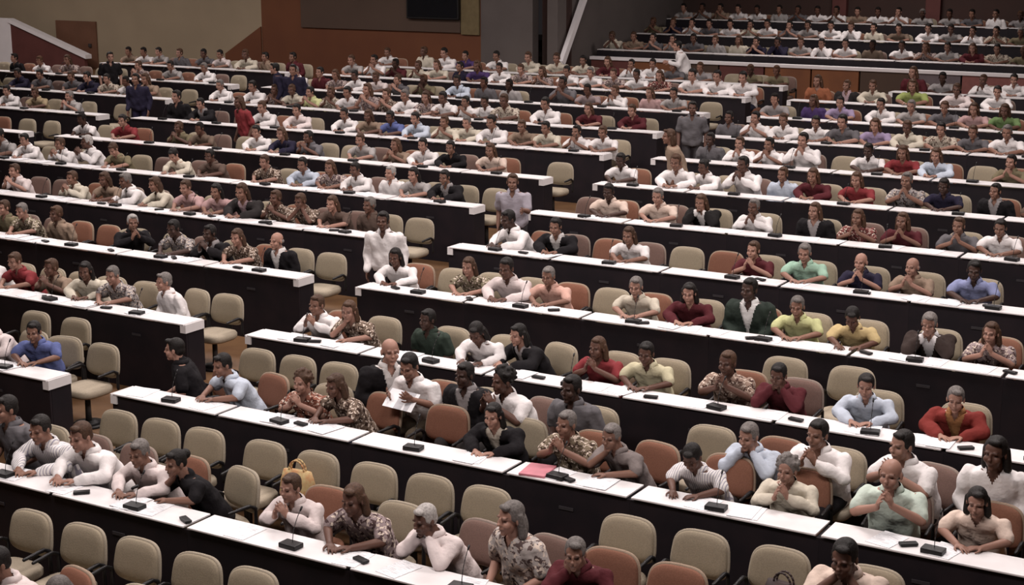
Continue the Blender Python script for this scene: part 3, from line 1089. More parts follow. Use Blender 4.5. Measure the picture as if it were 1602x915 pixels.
def hand_prims(bm, w, d, n, thumb):
    """w wrist, d finger direction, n palm normal (palm side), thumb = +1/-1 side of the thumb."""
    w, d = Vector(w), Vector(d).normalized()
    n = (Vector(n) - d * Vector(n).dot(d)).normalized()
    s = d.cross(n).normalized() * thumb
    R = Matrix((s, d, n)).transposed().to_4x4()
    ell(bm, (0, 0, 0), (0.037, 0.05, 0.017), Matrix.Translation(w + d * 0.045) @ R, 2)
    ell(bm, (0, 0, 0), (0.030, 0.035, 0.018), Matrix.Translation(w + d * 0.015) @ R, 2)
    for i, L in enumerate((0.062, 0.075, 0.070, 0.053)):
        off = 0.031 - 0.0205 * i
        b0 = w + d * (0.078 - 0.004 * abs(i - 1)) + s * off
        dd = (d + s * (0.16 - 0.11 * i) + n * 0.22).normalized()
        b1 = b0 + dd * L * 0.58
        d2 = (dd + n * 0.42).normalized()
        cap(bm, b0, 0.0095, b1, 0.0088, 1, 8)
        cap(bm, b1, 0.0088, b1 + d2 * L * 0.45, 0.0075, 1, 8)
    t0 = w + d * 0.018 + s * 0.026
    t1 = t0 + (d * 0.6 + s * 0.75 + n * 0.25).normalized() * 0.042
    t2 = t1 + (d * 0.95 + s * 0.25 + n * 0.25).normalized() * 0.032
    cap(bm, t0, 0.0135, t1, 0.0105, 1, 8)
    cap(bm, t1, 0.0105, t2, 0.0085, 1, 8)

def ring_list(T, grow, z_from=0.0):
    base = [(0.0, 0.43, 0.150, 0.110), (0.0, 0.51, 0.178, 0.138), (-0.008, 0.60, 0.172, 0.138), (-0.02, 0.70, 0.166, 0.130), (-0.04, 0.80, 0.176, 0.124),
            (-0.06, 0.88, 0.186, 0.112), (-0.072, 0.935, 0.172, 0.092), (-0.082, 0.975, 0.105, 0.070)]
    out = []
    for y, z, rx, ry in base:
        if z < z_from: continue
        c = T((0, y, z))
        out.append((c, rx + grow, ry + grow))
    return out

wv = random.Random(21)
WAVES = [(np.array([wv.uniform(-1, 1), wv.uniform(-1, 1), wv.uniform(-1, 1)]) * wv.uniform(22, 60), wv.uniform(0, 6.28), wv.uniform(0.5, 1.0)) for _ in range(9)]
def crumple(me, amp):
    co = verts_of(me)
    nr = np.empty(len(me.vertices) * 3); me.vertices.foreach_get('normal', nr); nr = nr.reshape(-1, 3)
    h = sum(a_ * np.sin(co @ k_ + f_) for k_, f_, a_ in WAVES) / 2.2
    co = co + nr * (amp * h)[:, None]
    me.vertices.foreach_set('co', co.ravel()); me.update()

def open_front(me, T, dz, zmin, w0, w1, span, zref=None):
    zref = zmin if zref is None else zref
    bm = bmesh.new(); bm.from_mesh(me)
    kill = []
    for fc in bm.faces:
        c = fc.calc_center_median()
        if c.z - dz > 1.2 or abs(c.x) > 0.2: continue
        zz = (c.z - dz - 0.5) / (1 - 0.04) + 0.5
        cy = T((0, -0.03, zz)).y
        if c.y < cy - 0.03 and zz > zmin and abs(c.x) < w0 + w1 * max(0.0, (zz - zref) / span) and fc.normal.y < 0.2:
            kill.append(fc)
    bmesh.ops.delete(bm, geom=kill, context='FACES')
    bm.to_mesh(me); bm.free()
    return me

def collar_mesh(T):
    c = T((0, -0.085, 0.985))
    bm = bmesh.new()
    prof = [(0.064, -0.02), (0.063, 0.034), (0.072, 0.040), (0.094, 0.002), (0.086, -0.012)]
    loops = []
    n = 24
    for i in range(n + 1):
        a = -math.pi / 2 + 0.42 + (2 * math.pi - 0.84) * i / n
        fr = max(0.0, -math.sin(a)) ** 3
        lp = []
        for j, (r, z) in enumerate(prof):
            rr = r * (1 + (0.18 * fr if j >= 3 else 0))
            lp.append(bm.verts.new((c.x + math.cos(a) * rr, c.y + math.sin(a) * rr * 0.95, c.z + z - (0.030 if j >= 3 else 0.016) * fr)))
        loops.append(lp)
    for p_, q_ in zip(loops, loops[1:]):
        for j in range(5):
            bm.faces.new((p_[j], p_[(j + 1) % 5], q_[(j + 1) % 5], q_[j]))
    bm.faces.new(loops[0]); bm.faces.new(list(reversed(loops[-1])))
    return to_mesh(bm, 'collar', M['shirt'], True)

POSE = {}
def build_pose(key, lean, hp, hy, arms, stand=False, legs=None, jacket=False):
    dz = 0.40 if stand else 0.0
    def T(p):
        x, y, z = p
        t = max(0.0, z - 0.5)
        return Vector((x, y - lean * t * 1.1, z - 0.10 * lean * t + dz))
    neck0, neck1 = T((0, -0.085, 0.96)), T((0, -0.115, 1.065))
    H = Matrix.Translation(T((0, -0.132, 1.125))) @ Euler((hp, 0, hy), 'XYZ').to_matrix().to_4x4()
    sh = {s: T((s * 0.192, -0.070, 0.912)) for s in (-1, 1)}
    up = Vector((0, 0, dz))
    A = {}
    for s in (-1, 1):
        el, wr, d, n = arms[s][:4]
        A[s] = (sh[s], Vector(el) + up, Vector(wr) + up, Vector(d), Vector(n))
    if legs is None:
        legs = {s: ((s * 0.095, -0.02, 0.50), (s * 0.125, -0.44, 0.485), (s * 0.12, -0.40, 0.09), (s * 0.13, -0.52, 0.045)) for s in (-1, 1)}
    # body
    bm = bmesh.new()
    loft(bm, ring_list(T, 0.0))
    cap(bm, neck0, 0.062, neck1, 0.053)
    head_prims(bm, H)
    for s in (-1, 1):
        a, e, w, d, n = A[s]
        cap(bm, a, 0.058, a, 0.058); cap(bm, a, 0.050, e, 0.041); cap(bm, e, 0.041, w, 0.027)
        hand_prims(bm, w, d, n, arms[s][4] if len(arms[s]) > 4 else s)
        h, kn, an, toe = (Vector(v) for v in legs[s])
        cap(bm, h, 0.080, kn, 0.054); cap(bm, kn, 0.054, an, 0.036); cap(bm, an, 0.034, toe, 0.03)
    body = remesh(bm, 'person_' + key, M['skin'], 0.0065, 2)
    co = verts_of(body)
    Hi = np.array(H.inverted())
    lc = co @ Hi[:3, :3].T + Hi[:3, 3]
    f = np.zeros(len(co))
    for s in (-1, 1):
        f = np.maximum(f, 0.75 * ((((lc[:, 0] - s * 0.030) / 0.013) ** 2 + ((lc[:, 2] - 0.001) / 0.0065) ** 2 < 1) & (lc[:, 1] < -0.05)))
        f = np.maximum(f, 0.55 * ((((lc[:, 0] - s * 0.031) / 0.023) ** 2 + ((lc[:, 2] - 0.029) / 0.0065) ** 2 < 1) & (lc[:, 1] < -0.05)))
    f = np.maximum(f, 0.40 * (((lc[:, 0] / 0.027) ** 2 + ((lc[:, 2] + 0.064) / 0.010) ** 2 < 1) & (lc[:, 1] < -0.07)))
    at = body.attributes.new('feature', 'FLOAT', 'POINT')
    at.data.foreach_set('value', f.astype(np.float32))
    # shirts
    shirts = {}
    for sl in ('short', 'long'):
        bm = bmesh.new()
        loft(bm, ring_list(T, 0.022))
        cap(bm, T((0, -0.083, 0.965)), 0.074, T((0, -0.095, 0.995)), 0.070)
        for s in (-1, 1):
            a, e, w, d, n = A[s]
            ell(bm, a, (0.072, 0.072, 0.066), None, 2)
            if sl == 'short':
                cap(bm, a, 0.068, a.lerp(e, 0.74), 0.072)
            else:
                cap(bm, a, 0.070, e, 0.064); cap(bm, e, 0.064, e.lerp(w, 0.9), 0.046)
        sm_ = remesh(bm, 'shirt_' + sl, M['shirt'], 0.011, 5)
        crumple(sm_, 0.0065)
        shirts[sl] = open_front(sm_, T, dz, 0.905, 0.003, 0.052, 0.10)
    # jacket, open down the front
    jm = None
    if jacket:
        bm = bmesh.new()
        loft(bm, ring_list(T, 0.038))
        cap(bm, T((0, -0.070, 0.965)), 0.076, T((0, -0.075, 0.99)), 0.072)
        for s in (-1, 1):
            a, e, w, d, n = A[s]
            ell(bm, a, (0.092, 0.090, 0.080), None, 2)
            cap(bm, a, 0.084, e, 0.074); cap(bm, e, 0.074, e.lerp(w, 0.86), 0.056)
        jm = remesh(bm, 'jacket', M['shirt'], 0.012, 4)
        crumple(jm, 0.006)
        open_front(jm, T, dz, 0.55, 0.012, 0.085, 0.33, 0.66)
    bm = bmesh.new()
    rl = [(T((0, y, z)), rx + 0.014, ry + 0.014) for y, z, rx, ry in ((0.0, 0.42, 0.14, 0.10), (0.0, 0.50, 0.168, 0.128), (0.0, 0.57, 0.16, 0.122))]
    loft(bm, rl)
    for s in (-1, 1):
        h, kn, an, toe = (Vector(v) for v in legs[s])
        cap(bm, h, 0.093, kn, 0.068); cap(bm, kn, 0.068, an, 0.056)
    tro = remesh(bm, 'trousers', M['trousers'], 0.014, 2)
    shoes = []
    for s in (-1, 1):
        h, kn, an, toe = (Vector(v) for v in legs[s])
        bm = bmesh.new()
        cap(bm, (an.x, an.y + 0.03, 0.048), 0.044, (toe.x, toe.y - 0.04, 0.042), 0.04, 2)
        cap(bm, (an.x, an.y + 0.01, 0.06), 0.045, (an.x, an.y + 0.005, 0.10), 0.044, 2)
        shoes.append(remesh(bm, 'shoe', M['shoe'], 0.014, 1))
    POSE[key] = dict(collar=collar_mesh(T), body=body, shirts=shirts, jacket=jm, trousers=tro, shoes=shoes, H=H)

X_ = Vector((1, 0, 0))
both = lambda el, wr, d, n: {s: ((s * el[0], el[1], el[2]), (s * wr[0], wr[1], wr[2]), (s * d[0], d[1], d[2]), (s * n[0], n[1], n[2]), -s if False else s) for s in (-1, 1)}
# c: clapping, h: hands joined at the mouth, d: forearms on the desk, k: head bowed over papers, t: chin on one hand, u: upright, p: holding a sheet
build_pose('c', 0.22, 0.05, -0.12, {-1: ((-0.25, -0.31, 0.79), (-0.06, -0.45, 0.90), (0.25, -0.35, 0.75), (1, 0, 0.2), 1),
                                    1: ((0.25, -0.31, 0.79), (0.05, -0.43, 0.92), (-0.3, -0.35, 0.75), (-1, 0, 0.2), -1)}, jacket=True)
build_pose('h', 0.38, 0.22, -0.05, {-1: ((-0.21, -0.43, 0.80), (-0.05, -0.40, 0.965), (0.25, 0.12, 0.85), (1, 0.1, -0.2), 1),
                                    1: ((0.21, -0.43, 0.80), (0.05, -0.40, 0.965), (-0.25, 0.12, 0.85), (-1, 0.1, -0.2), -1)}, jacket=True)
build_pose('d', 0.30, 0.18, 0.10, {-1: ((-0.27, -0.33, 0.81), (-0.09, -0.53, 0.785), (0.75, -0.55, 0.0), (0, 0, -1), -1),
                                   1: ((0.27, -0.33, 0.81), (0.11, -0.50, 0.785), (-0.8, -0.4, 0.0), (0, 0, -1), 1)}, jacket=True)
build_pose('k', 0.48, 0.62, 0.0, {-1: ((-0.26, -0.38, 0.81), (-0.12, -0.58, 0.785), (0.5, -0.8, 0.0), (0, 0, -1), -1),
                                  1: ((0.26, -0.38, 0.81), (0.13, -0.56, 0.785), (-0.7, -0.6, 0.0), (0, 0, -1), 1)})
build_pose('t', 0.36, 0.12, 0.25, {-1: ((-0.20, -0.44, 0.80), (-0.055, -0.385, 0.945), (0.15, 0.15, 0.9), (0.3, 1, 0.2), 1),
                                   1: ((0.27, -0.33, 0.81), (0.07, -0.50, 0.785), (-0.8, -0.4, 0.0), (0, 0, -1), 1)})
build_pose('u', 0.10, 0.05, -0.15, both((0.245, -0.10, 0.70), (0.13, -0.30, 0.60), (-0.25, -0.9, -0.05), (0, 0, -1)), jacket=True)
build_pose('p', 0.24, 0.35, 0.1, both((0.25, -0.22, 0.74), (0.13, -0.43, 0.84), (-0.2, -0.7, 0.45), (-0.8, 0.2, 0.4)))
SL = {s: ((s * 0.095, 0.0, 0.88), (s * 0.10, -0.02, 0.48), (s * 0.10, 0.02, 0.09), (s * 0.12, -0.10, 0.045)) for s in (-1, 1)}
WL = {-1: ((-0.095, 0.0, 0.88), (-0.10, -0.14, 0.50), (-0.10, -0.10, 0.09), (-0.11, -0.22, 0.05)), 1: ((0.095, 0.0, 0.88), (0.10, 0.04, 0.48), (0.10, 0.22, 0.11), (0.11, 0.12, 0.05))}
build_pose('s', 0.05, 0.05, 0.0, both((0.25, -0.02, 0.66), (0.24, -0.12, 0.44), (0.0, -0.25, -1), (-1, 0, 0)), True, SL, True)
build_pose('w', 0.10, 0.05, 0.1, {-1: ((-0.25, 0.06, 0.67), (-0.25, -0.02, 0.44), (0.0, -0.25, -1), (1, 0, 0), -1),
                                  1: ((0.23, -0.20, 0.70), (0.20, -0.43, 0.76), (0.0, -1.0, 0.1), (-1, 0, 0), 1)}, True, WL)

# hair, in head space
def hair_mesh(key):
    bm = bmesh.new()
    I = Matrix.Identity(4)
    if key in ('s', 'l', 'bun'):
        ell(bm, (0, 0.024, 0.047), (0.083, 0.094, 0.087))
        ell(bm, (0, 0.055, 0.0), (0.072, 0.06, 0.07))
        for s in (-1, 1): ell(bm, (s * 0.062, 0.012, 0.03), (0.022, 0.05, 0.045))
        ell(bm, (0.015, -0.055, 0.105), (0.05, 0.035, 0.022))
    if key == 'l':
        ell(bm, (0, 0.075, -0.07), (0.092, 0.055, 0.13))
        for s in (-1, 1):
            cap(bm, (s * 0.076, 0.030, 0.03), 0.028, (s * 0.084, 0.045, -0.12), 0.034)
    if key == 'bun':
        ell(bm, (0, 0.125, 0.05), (0.05, 0.045, 0.05))
    if key == 'curly':
        r2 = random.Random(3)
        ell(bm, (0, 0.03, 0.05), (0.095, 0.10, 0.095))
        for i in range(70):
            a, zz = r2.uniform(0, 6.283), r2.uniform(-0.5, 1.0)
            rr = math.sqrt(1 - min(1, zz * zz))
            px, py, pz = math.cos(a) * rr * 0.098, 0.03 + math.sin(a) * rr * 0.10, 0.05 + zz * 0.097
            if py < -0.03 and pz < 0.09: continue
            ell(bm, (px, py, pz), (0.022, 0.022, 0.022), None, 1)
    if key == 'bald':
        ell(bm, (0, 0.045, -0.012), (0.083, 0.072, 0.042))
    return remesh(bm, 'hair_' + key, M['hair'], 0.008, 1)
HAIR = {h: hair_mesh(h) for h in ('s', 'l', 'bun', 'curly', 'bald')}
BLACK, BROWN, GREY, WHITE = (0.012, 0.009, 0.008), (0.075, 0.038, 0.022), (0.17, 0.15, 0.14), (0.42, 0.39, 0.37)
HC = {'sb': ('s', BLACK), 'sbr': ('s', BROWN), 'sg': ('s', GREY), 'sw': ('s', WHITE), 'bald': ('bald', GREY), 'bun': ('bun', BLACK), 'lb': ('l', BLACK),
      'lbr': ('l', BROWN), 'lgr': ('l', GREY), 'curlyb': ('curly', BLACK), 'curlybr': ('curly', BROWN), 'curlyg': ('curly', GREY)}
SKIN = {'light': (0.32, 0.176, 0.132), 'tan': (0.22, 0.115, 0.082), 'brown': (0.115, 0.056, 0.040), 'dark': (0.055, 0.028, 0.021)}
# name: (colour, alpha, words, jacket colour, sleeves)
SH = {
 'white': ((0.78, 0.73, 0.72), 1, 'white shirt'), 'pinkwhite': ((0.74, 0.62, 0.60), 1, 'pinkish white shirt'), 'cream': ((0.70, 0.62, 0.48), 1, 'cream shirt'),
 'stripe': ((0.76, 0.72, 0.70), 0.7, 'striped white shirt'), 'peach': ((0.82, 0.62, 0.50), 1, 'peach shirt'), 'blue': ((0.16, 0.21, 0.55), 1, 'blue shirt'),
 'paleblue': ((0.55, 0.62, 0.74), 1, 'pale blue shirt'), 'lightblue': ((0.30, 0.34, 0.62), 1, 'light blue shirt'), 'lavender': ((0.40, 0.36, 0.42), 1, 'grey lavender shirt'),
 'slate': ((0.13, 0.12, 0.13), 1, 'slate grey shirt'), 'grey': ((0.36, 0.33, 0.32), 1, 'grey shirt'), 'greypat': ((0.32, 0.29, 0.29), 0.4, 'patterned grey top'),
 'mauvepat': ((0.34, 0.25, 0.25), 0.4, 'patterned mauve top'), 'floralgrey': ((0.46, 0.40, 0.37), 0.4, 'floral grey blouse'), 'maroon': ((0.16, 0.02, 0.03), 1, 'maroon top'),
 'black': ((0.012, 0.010, 0.012), 1, 'black jacket'), 'navy': ((0.03, 0.025, 0.06), 1, 'navy shirt'), 'floralred': ((0.50, 0.16, 0.09), 0.4, 'red floral blouse'),
 'brownpat': ((0.24, 0.16, 0.11), 0.4, 'patterned brown top'), 'brown': ((0.16, 0.10, 0.075), 1, 'brown shirt'), 'greybrown': ((0.22, 0.18, 0.17), 1, 'grey brown shirt'),
 'tan': ((0.40, 0.27, 0.18), 1, 'tan shirt'), 'tanpat': ((0.40, 0.26, 0.19), 0.4, 'patterned tan shirt'), 'camo': ((0.28, 0.21, 0.13), 0.4, 'mottled brown shirt'),
 'mint': ((0.55, 0.66, 0.56), 1, 'pale mint shirt'), 'mintgreen': ((0.40, 0.68, 0.50), 1, 'mint green shirt'), 'red': ((0.42, 0.035, 0.045), 1, 'red top'),
 'redpat': ((0.36, 0.09, 0.08), 0.4, 'patterned red top'), 'darkgreen': ((0.035, 0.055, 0.04), 1, 'dark green shirt'), 'paleyellow': ((0.70, 0.63, 0.38), 1, 'pale yellow shirt'),
 'yellow': ((0.85, 0.62, 0.24), 1, 'yellow shirt'), 'yellowgreen': ((0.82, 0.84, 0.34), 1, 'yellow green shirt'), 'yellowtan': ((0.52, 0.38, 0.20), 1, 'yellow tan shirt'),
 'lime': ((0.48, 0.58, 0.12), 1, 'lime green top'), 'green': ((0.20, 0.34, 0.10), 1, 'green top'), 'olive': ((0.26, 0.21, 0.11), 1, 'olive shirt'),
 'olivepat': ((0.30, 0.25, 0.15), 0.4, 'patterned olive top'), 'orange': ((0.55, 0.16, 0.05), 1, 'orange top'), 'salmon': ((0.95, 0.52, 0.40), 1, 'salmon shirt'),
 'pink': ((0.60, 0.35, 0.34), 1, 'pink blouse'), 'pinkpat': ((0.52, 0.32, 0.30), 0.4, 'patterned pink blouse'), 'purple': ((0.12, 0.06, 0.24), 1, 'purple top'),
 'lilac': ((0.40, 0.30, 0.50), 1, 'lilac blouse'), 'creampat': ((0.55, 0.47, 0.36), 0.4, 'patterned cream top'),
 'blackvest': ((0.66, 0.62, 0.60), 1, 'black jacket over pale shirt', (0.012, 0.010, 0.012)), 'blackgrey': ((0.30, 0.27, 0.27), 1, 'black jacket over grey shirt', (0.014, 0.012, 0.014)),
 'creamblack': ((0.66, 0.58, 0.46), 1, 'black jacket over cream blouse', (0.012, 0.010, 0.012)), 'mauveblack': ((0.5, 0.33, 0.36), 1, 'dark jacket over mauve top', (0.03, 0.025, 0.025)),
 'whiteblack': ((0.76, 0.72, 0.70), 1, 'black jacket over white shirt', (0.014, 0.012, 0.012)), 'whitevest': ((0.74, 0.72, 0.70), 1, 'green jacket over white shirt', (0.03, 0.045, 0.035)),
 'redorange': ((0.60, 0.25, 0.06), 1, 'red jacket over orange blouse', (0.36, 0.03, 0.02)), 'brownjacket': ((0.70, 0.66, 0.66), 1, 'brown jacket over white shirt', (0.055, 0.035, 0.03)),
}
for key_, v_ in list(SH.items()):
    def mute(c_):
        lum = 0.3 * c_[0] + 0.55 * c_[1] + 0.15 * c_[2]
        sat = (max(c_) - min(c_)) / max(max(c_), 1e-3)
        f_ = 1.0 - 0.42 * min(1.0, sat * 1.25)
        return tuple((lum + (x - lum) * 0.80) * f_ for x in c_)
    SH[key_] = (mute(v_[0]),) + tuple(v_[1:3]) + ((mute(v_[3]),) if len(v_) > 3 else ())
PW = {'c': 'clapping', 'h': 'hands at mouth', 'd': 'forearms on desk', 'k': 'head bowed', 't': 'chin on hand', 'u': 'sitting upright', 'p': 'holding a sheet'}
TURN = {'-': 0.0, 'l': -0.35, 'L': -0.95, 'r': 0.35, 'R': 0.95}
FEMALE = ('lb', 'lbr', 'lgr', 'bun', 'curlybr', 'curlyg', 'curlyb')

def person(pose, loc, rz, sc, shirt, hair, skin, label, group, trousers=None, shoes=False):
    P = POSE[pose]
    S_ = SH[shirt]
    if skin not in SKIN:
        skin = rnd.choice(['light', 'light', 'tan', 'tan', 'brown'])
    o = obj('person', P['body'], None, jit(SKIN[skin], 0.12), loc, (0, 0, rz))
    o.scale = (sc, sc, sc)
    long_ = (shirt in ('white', 'stripe', 'paleblue', 'cream', 'black', 'maroon', 'navy', 'pinkwhite') and rnd.random() < 0.6) or len(S_) > 3
    sleeve = 'long' if long_ else 'short'
    scol = (*jit(S_[0], 0.06), S_[1])
    so = obj('shirt', P['shirts'][sleeve], o, scol)
    if hair not in FEMALE and 'pat' not in shirt:
        obj('collar', P['collar'], so, scol)
    if len(S_) > 3 and P['jacket'] is not None:
        obj('jacket', P['jacket'], o, (*S_[3], 1))
    obj('trousers', P['trousers'], o, trousers or rnd.choice([(0.02, 0.018, 0.02), (0.05, 0.045, 0.045), (0.03, 0.03, 0.05), (0.09, 0.07, 0.05)]))
    if shoes:
        for m_ in P['shoes']:
            obj('shoe', m_, o)
    hm, hc = HC[hair]
    h = obj('hair', HAIR[hm], o, jit(hc, 0.2))
    h.matrix_local = P['H']
    tag(o, label, 'person', group)
    return o

# low detail versions for the far, uncounted rest of the audience
def arr(me, mat=None):
    co = verts_of(me)
    me.calc_loop_triangles()
    tri = np.empty(len(me.loop_triangles) * 3, dtype=np.int64)
    me.loop_triangles.foreach_get('vertices', tri)
    if mat is not None:
        A_ = np.array(mat); co = co @ A_[:3, :3].T + A_[:3, 3]
    return co, tri.reshape(-1, 3)

def lowres(me, ratio):
    o = bpy.data.objects.new('tmp', me)
    COL.objects.link(o)
    m_ = o.modifiers.new('d', 'DECIMATE'); m_.ratio = ratio
    dg = bpy.context.evaluated_depsgraph_get(); dg.update()
    out = bpy.data.meshes.new_from_object(o.evaluated_get(dg))
    bpy.data.objects.remove(o, do_unlink=True)
    return out
LOW = {}
for pk in 'cdu':
    P = POSE[pk]
    LOW[pk] = [arr(lowres(P['body'], 0.03)), arr(lowres(P['shirts']['short'], 0.15)), arr(lowres(P['trousers'], 0.12)), arr(lowres(HAIR['s'], 0.2), P['H'])]
class Heap:
    def __init__(s): s.v, s.t, s.c, s.n = [], [], [], 0
    def add(s, co, tri, mat, col):
        A_ = np.array(mat)
        s.v.append(co @ A_[:3, :3].T + A_[:3, 3]); s.t.append(tri + s.n); s.n += len(co)
        s.c.append(np.tile(np.array([*col, 1.0]), (len(co), 1)))
    def build(s, name, mat):
        me = bpy.data.meshes.new(name)
        v = np.concatenate(s.v); t = np.concatenate(s.t); c = np.concatenate(s.c)
        me.from_pydata(v.tolist(), [], t.tolist())
        at = me.color_attributes.new('Col', 'FLOAT_COLOR', 'POINT')
        at.data.foreach_set('color', c.astype(np.float32).ravel())
        me.polygons.foreach_set('use_smooth', [True] * len(me.polygons))
        me.materials.append(mat)
        return obj(name, me)
crowd, spare = Heap(), Heap()
CH_ARR = [(arr(ch_back), Matrix.Translation((0, 0.20, 0.515)) @ Euler((-0.14, 0, 0)).to_matrix().to_4x4(), 0), (arr(ch_rim), Matrix.Translation((0, 0.222, 0.50)) @ Euler((-0.14, 0, 0)).to_matrix().to_4x4(), 1),
          (arr(ch_seat), Matrix.Identity(4), 0), (arr(ch_post), Matrix.Identity(4), 2), (arr(ch_base), Matrix.Identity(4), 2)]

# ------------------------------------------------------------------ fill the seats
seats = [l.split() for l in SEATS.strip().splitlines()]
bykey = {}
for s_ in seats:
    bykey.setdefault((int(s_[0]), int(s_[1]), s_[2]), []).append(s_)
paper_mesh = box_mesh('document', (-0.105, 0.105, -0.148, 0.148, 0.0, 0.004), M['paper'])
hand_mesh = box_mesh('handset', (-0.07, 0.07, -0.03, 0.03, 0.0, 0.022), M['black_plastic'], 0.006)
for (k, side, b), lst in bykey.items():
    lst.sort(key=lambda s_: float(s_[3]), reverse=(b != 'R'))
    for i, s_ in enumerate(lst):
        X, flag, c = float(s_[3]), s_[4], s_[5]
        far = k >= 12
        hips = 0.78 if side == 0 else 1.46
        place = '%s%s from %s, %s%s' % (ORD[i], ' rear seat' if side else '', 'aisle' if not far else 'left end', rowname(k), '' if far else ', ' + BLOCK[b])
        seatdy = hips + (0.02 if flag[0] != 'E' else (0.0 if side == 0 else 0.02))
        turn = 0.0
        if flag[0] != 'E':
            shirt, hair, pose, tn, skin = s_[6:11]
            turn = TURN[tn] + rnd.uniform(-0.12, 0.12)
            if side == 1 and pose in 'dkt':
                pose = 'u'
            if len(SH[shirt]) > 3 and POSE[pose]['jacket'] is None: pose = 'd' if side == 0 else 'u'
            sc = float(s_[11]) + rnd.uniform(-0.01, 0.01)
            yoff = 0.0
            if flag[0] == 'I':
                lab = 'person in %s, %s%s' % (SH[shirt][2], '' if len(SH[shirt]) > 3 else PW[pose] + ', ', place)
                if len(lab.split()) > 16: lab = 'person in %s, %s' % (SH[shirt][2], place)
                dzp = max(-0.04, min(0.04, 0.757 - 0.772 * sc)) if pose in 'dkth' and side == 0 else 0.0
                person(pose, (X, k * PITCH + hips, fz(k) + dzp), turn, sc, shirt, hair, skin, lab, 'seated audience', None, k < 3)
            else:
                lk = pose if pose in LOW else ('c' if pose == 'h' else 'd')
                mt = Matrix.Translation((X, k * PITCH + hips, fz(k))) @ Matrix.Rotation(turn, 4, 'Z') @ Matrix.Scale(sc, 4)
                sk = SKIN[skin] if skin in SKIN else SKIN[rnd.choice(['light', 'tan', 'brown'])]
                for part, colr in zip(LOW[lk], (sk, SH[shirt][0], (0.03, 0.028, 0.03), HC[hair][1])):
                    crowd.add(part[0], part[1], mt, colr)
        else:
            turn = rnd.uniform(-0.10, 0.10) if side == 0 else rnd.uniform(-0.04, 0.04)
        cz = (X, k * PITCH + seatdy, fz(k))
        if flag[1] == 'c':
            if flag[0] == 'E': lab = 'empty %s chair, %s' % (CHW[c], place)
            else: lab = 'occupied %s chair, %s' % (CHW[c], place)
            chair(cz, turn * 0.6, c, lab, 'conference chairs')
        else:
            mt = Matrix.Translation(cz)
            for (co, tri), mm, ci in CH_ARR:
                spare.add(co, tri, mt @ mm, (CHC[c] + ((0.02, 0.02, 0.02),))[ci])
        # papers in front of the nearer seats
        if side == 0 and k <= 5 and flag[0] != 'E':
            nd = rnd.choice((1, 1, 2))
            for j in range(nd):
                d_ = obj('document', paper_mesh, None, None, (X + rnd.uniform(-0.2, 0.2), k * PITCH + 0.175 + rnd.uniform(-0.015, 0.015), fz(k) + 0.741 + 0.005 * j), (0, 0, rnd.uniform(-0.25, 0.25)))
                tag(d_, 'printed white sheet%s, desk place %s' % ((', upper of two' if j else ', lower of two') if nd == 2 else '', place), 'document', 'papers on the desks')
        if side == 0 and k <= 4 and flag[0] != 'E' and i % 2 == 0:
            d_ = obj('handset', hand_mesh, None, None, (X + rnd.uniform(0.22, 0.32), k * PITCH + 0.09 + rnd.uniform(0, 0.08), fz(k) + 0.746), (0, 0, rnd.uniform(-0.8, 0.8)))
            tag(d_, 'small black handset on desk beside place %s' % place, 'handset', 'small black handsets on the desks')
if crowd.n: tag(crowd.build('far_audience', M['vcol']), 'remaining far audience members seated in the distant rows', 'crowd', None, 'stuff')
if spare.n: tag(spare.build('far_chairs', M['vcol']), 'remaining chairs of the most distant rows', 'chairs', None, 'stuff')

# ------------------------------------------------------------------ people standing
TC = {'black': (0.012, 0.012, 0.014), 'slate': (0.06, 0.055, 0.06), 'brown': (0.10, 0.06, 0.04), 'maroon': (0.12, 0.03, 0.03), 'navy': (0.025, 0.022, 0.05), 'grey': (0.2, 0.18, 0.17), 'tan': (0.34, 0.24, 0.16), 'cream': (0.5, 0.44, 0.36)}
STAND_LABEL = ['person in navy standing in the far left middle, left of a pair', 'person in navy standing in the far left middle, right of a pair',
    'person in white shirt standing in the aisle between middle and right blocks', 'person in grey lavender shirt standing with raised arm in the aisle',
    'person in red dress standing among the far left rows', 'person in navy standing in the far left aisle', 'person all in black standing before the beige back wall',
    'person in white shirt walking below the upper tier rail', 'person in tan standing at the right block near the aisle', 'person in dark grey standing in the far aisle']
for i, (k, dy, X, hz, shirt, tro, hair, tn) in enumerate(STANDING):
    pose = 'w' if i in (3, 7) else 's'
    lab = STAND_LABEL[i]
    person(pose, (X, k * PITCH + dy, fz(k)), TURN[tn], 0.97, shirt, hair, '-', lab, 'people standing', TC[tro], True)

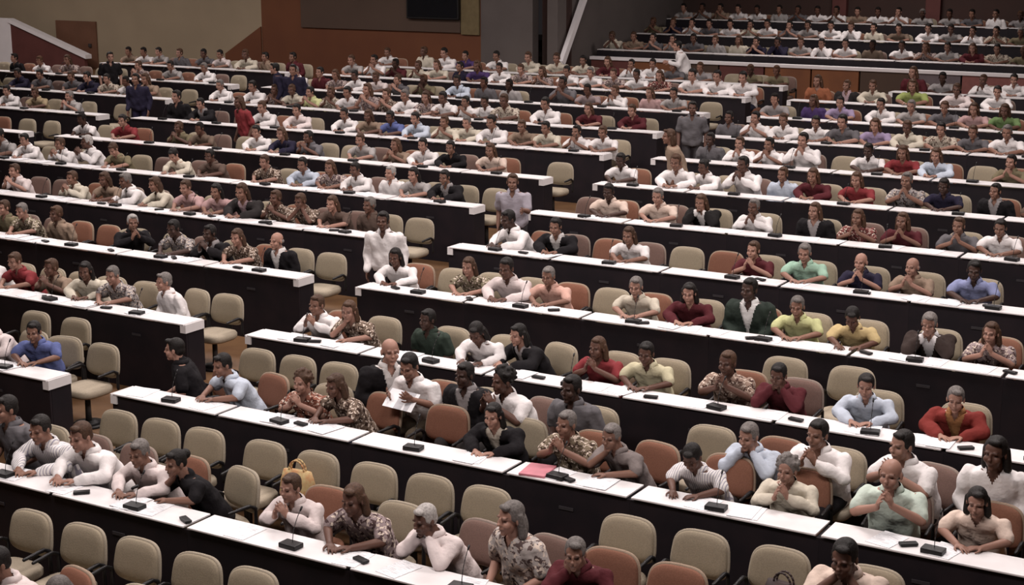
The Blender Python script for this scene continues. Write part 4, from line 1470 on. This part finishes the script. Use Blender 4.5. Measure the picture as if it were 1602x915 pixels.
# ------------------------------------------------------------------ bags, folders and the sheet held up
M['tote'] = surf('patterned_tote', (0.50, 0.40, 0.20), (0.45, 0.22, 0.10), 0.8, 16.0)
M['darkbag'] = surf('dark_bag', (0.05, 0.03, 0.028), (0.03, 0.02, 0.02), 0.6, 6.0)
M['creambag'] = surf('cream_bag', (0.62, 0.50, 0.32), (0.5, 0.4, 0.26), 0.8, 9.0)
M['pink'] = surf('pink_folder', (0.55, 0.20, 0.24), None, 0.6)
def bag(name, loc, rz, w, h, t, mat, label, cat):
    e = empty(name, loc, rz)
    bm = bmesh.new()
    loft(bm, [((0, 0, 0), w * 0.46, t * 0.5), ((0, 0, h * 0.25), w * 0.52, t * 0.55), ((0, 0, h * 0.7), w * 0.47, t * 0.42), ((0, 0, h), w * 0.40, t * 0.2)], 24)
    obj('bag_body', to_mesh(bm, 'bag_body', mat, True), e)
    for sgn in (-1, 1):
        bm = bmesh.new()
        prev = None
        for i in range(9):
            a = math.pi * i / 8
            cur = Vector((math.cos(a) * w * 0.22, sgn * t * 0.12, h * 0.97 + math.sin(a) * h * 0.35))
            if prev is not None:
                bmesh.ops.create_cone(bm, cap_ends=True, segments=6, radius1=0.008, radius2=0.008, depth=(cur - prev).length * 1.1, matrix=Matrix.Translation((cur + prev) / 2) @ rot_to(cur - prev))
            prev = cur
        obj('handle', to_mesh(bm, 'handle', mat, True), e)
    tag(e, label, cat)
    return e
bag('tote_bag', (-8.36, 1.50, fz(0) + 0.465), 0.1, 0.36, 0.30, 0.16, M['tote'], 'yellow patterned tote bag on an empty beige chair, second row', 'bag')
bag('cream_bag', (-5.28, 1.42, fz(0) + 0.465), 0.3, 0.20, 0.17, 0.12, M['creambag'], 'small cream bag on a beige rear chair, second row', 'bag')
bag('dark_bag', (-3.75, 1.46, fz(0) + 0.465), -0.2, 0.34, 0.26, 0.18, M['darkbag'], 'black bag on a beige rear chair near lower right', 'bag')
fo = obj('folder', box_mesh('folder', (-0.12, 0.12, -0.15, 0.15, 0.0, 0.02), M['pink'], 0.004), None, None, (-6.32, PITCH + 0.16, fz(1) + 0.741), (0, 0, 0.15))
tag(fo, 'pink folder lying on the third row desk, right block', 'folder')
hs = obj('held_sheet', box_mesh('held_sheet', (-0.16, 0.16, -0.002, 0.002, -0.11, 0.11), M['paper']), None, None, (-8.33, PITCH + 1.46 - 0.47, fz(1) + 0.86), (-0.9, 0.1, 0.1))
tag(hs, 'white sheet held by the person in white shirt, third row rear seats', 'document')
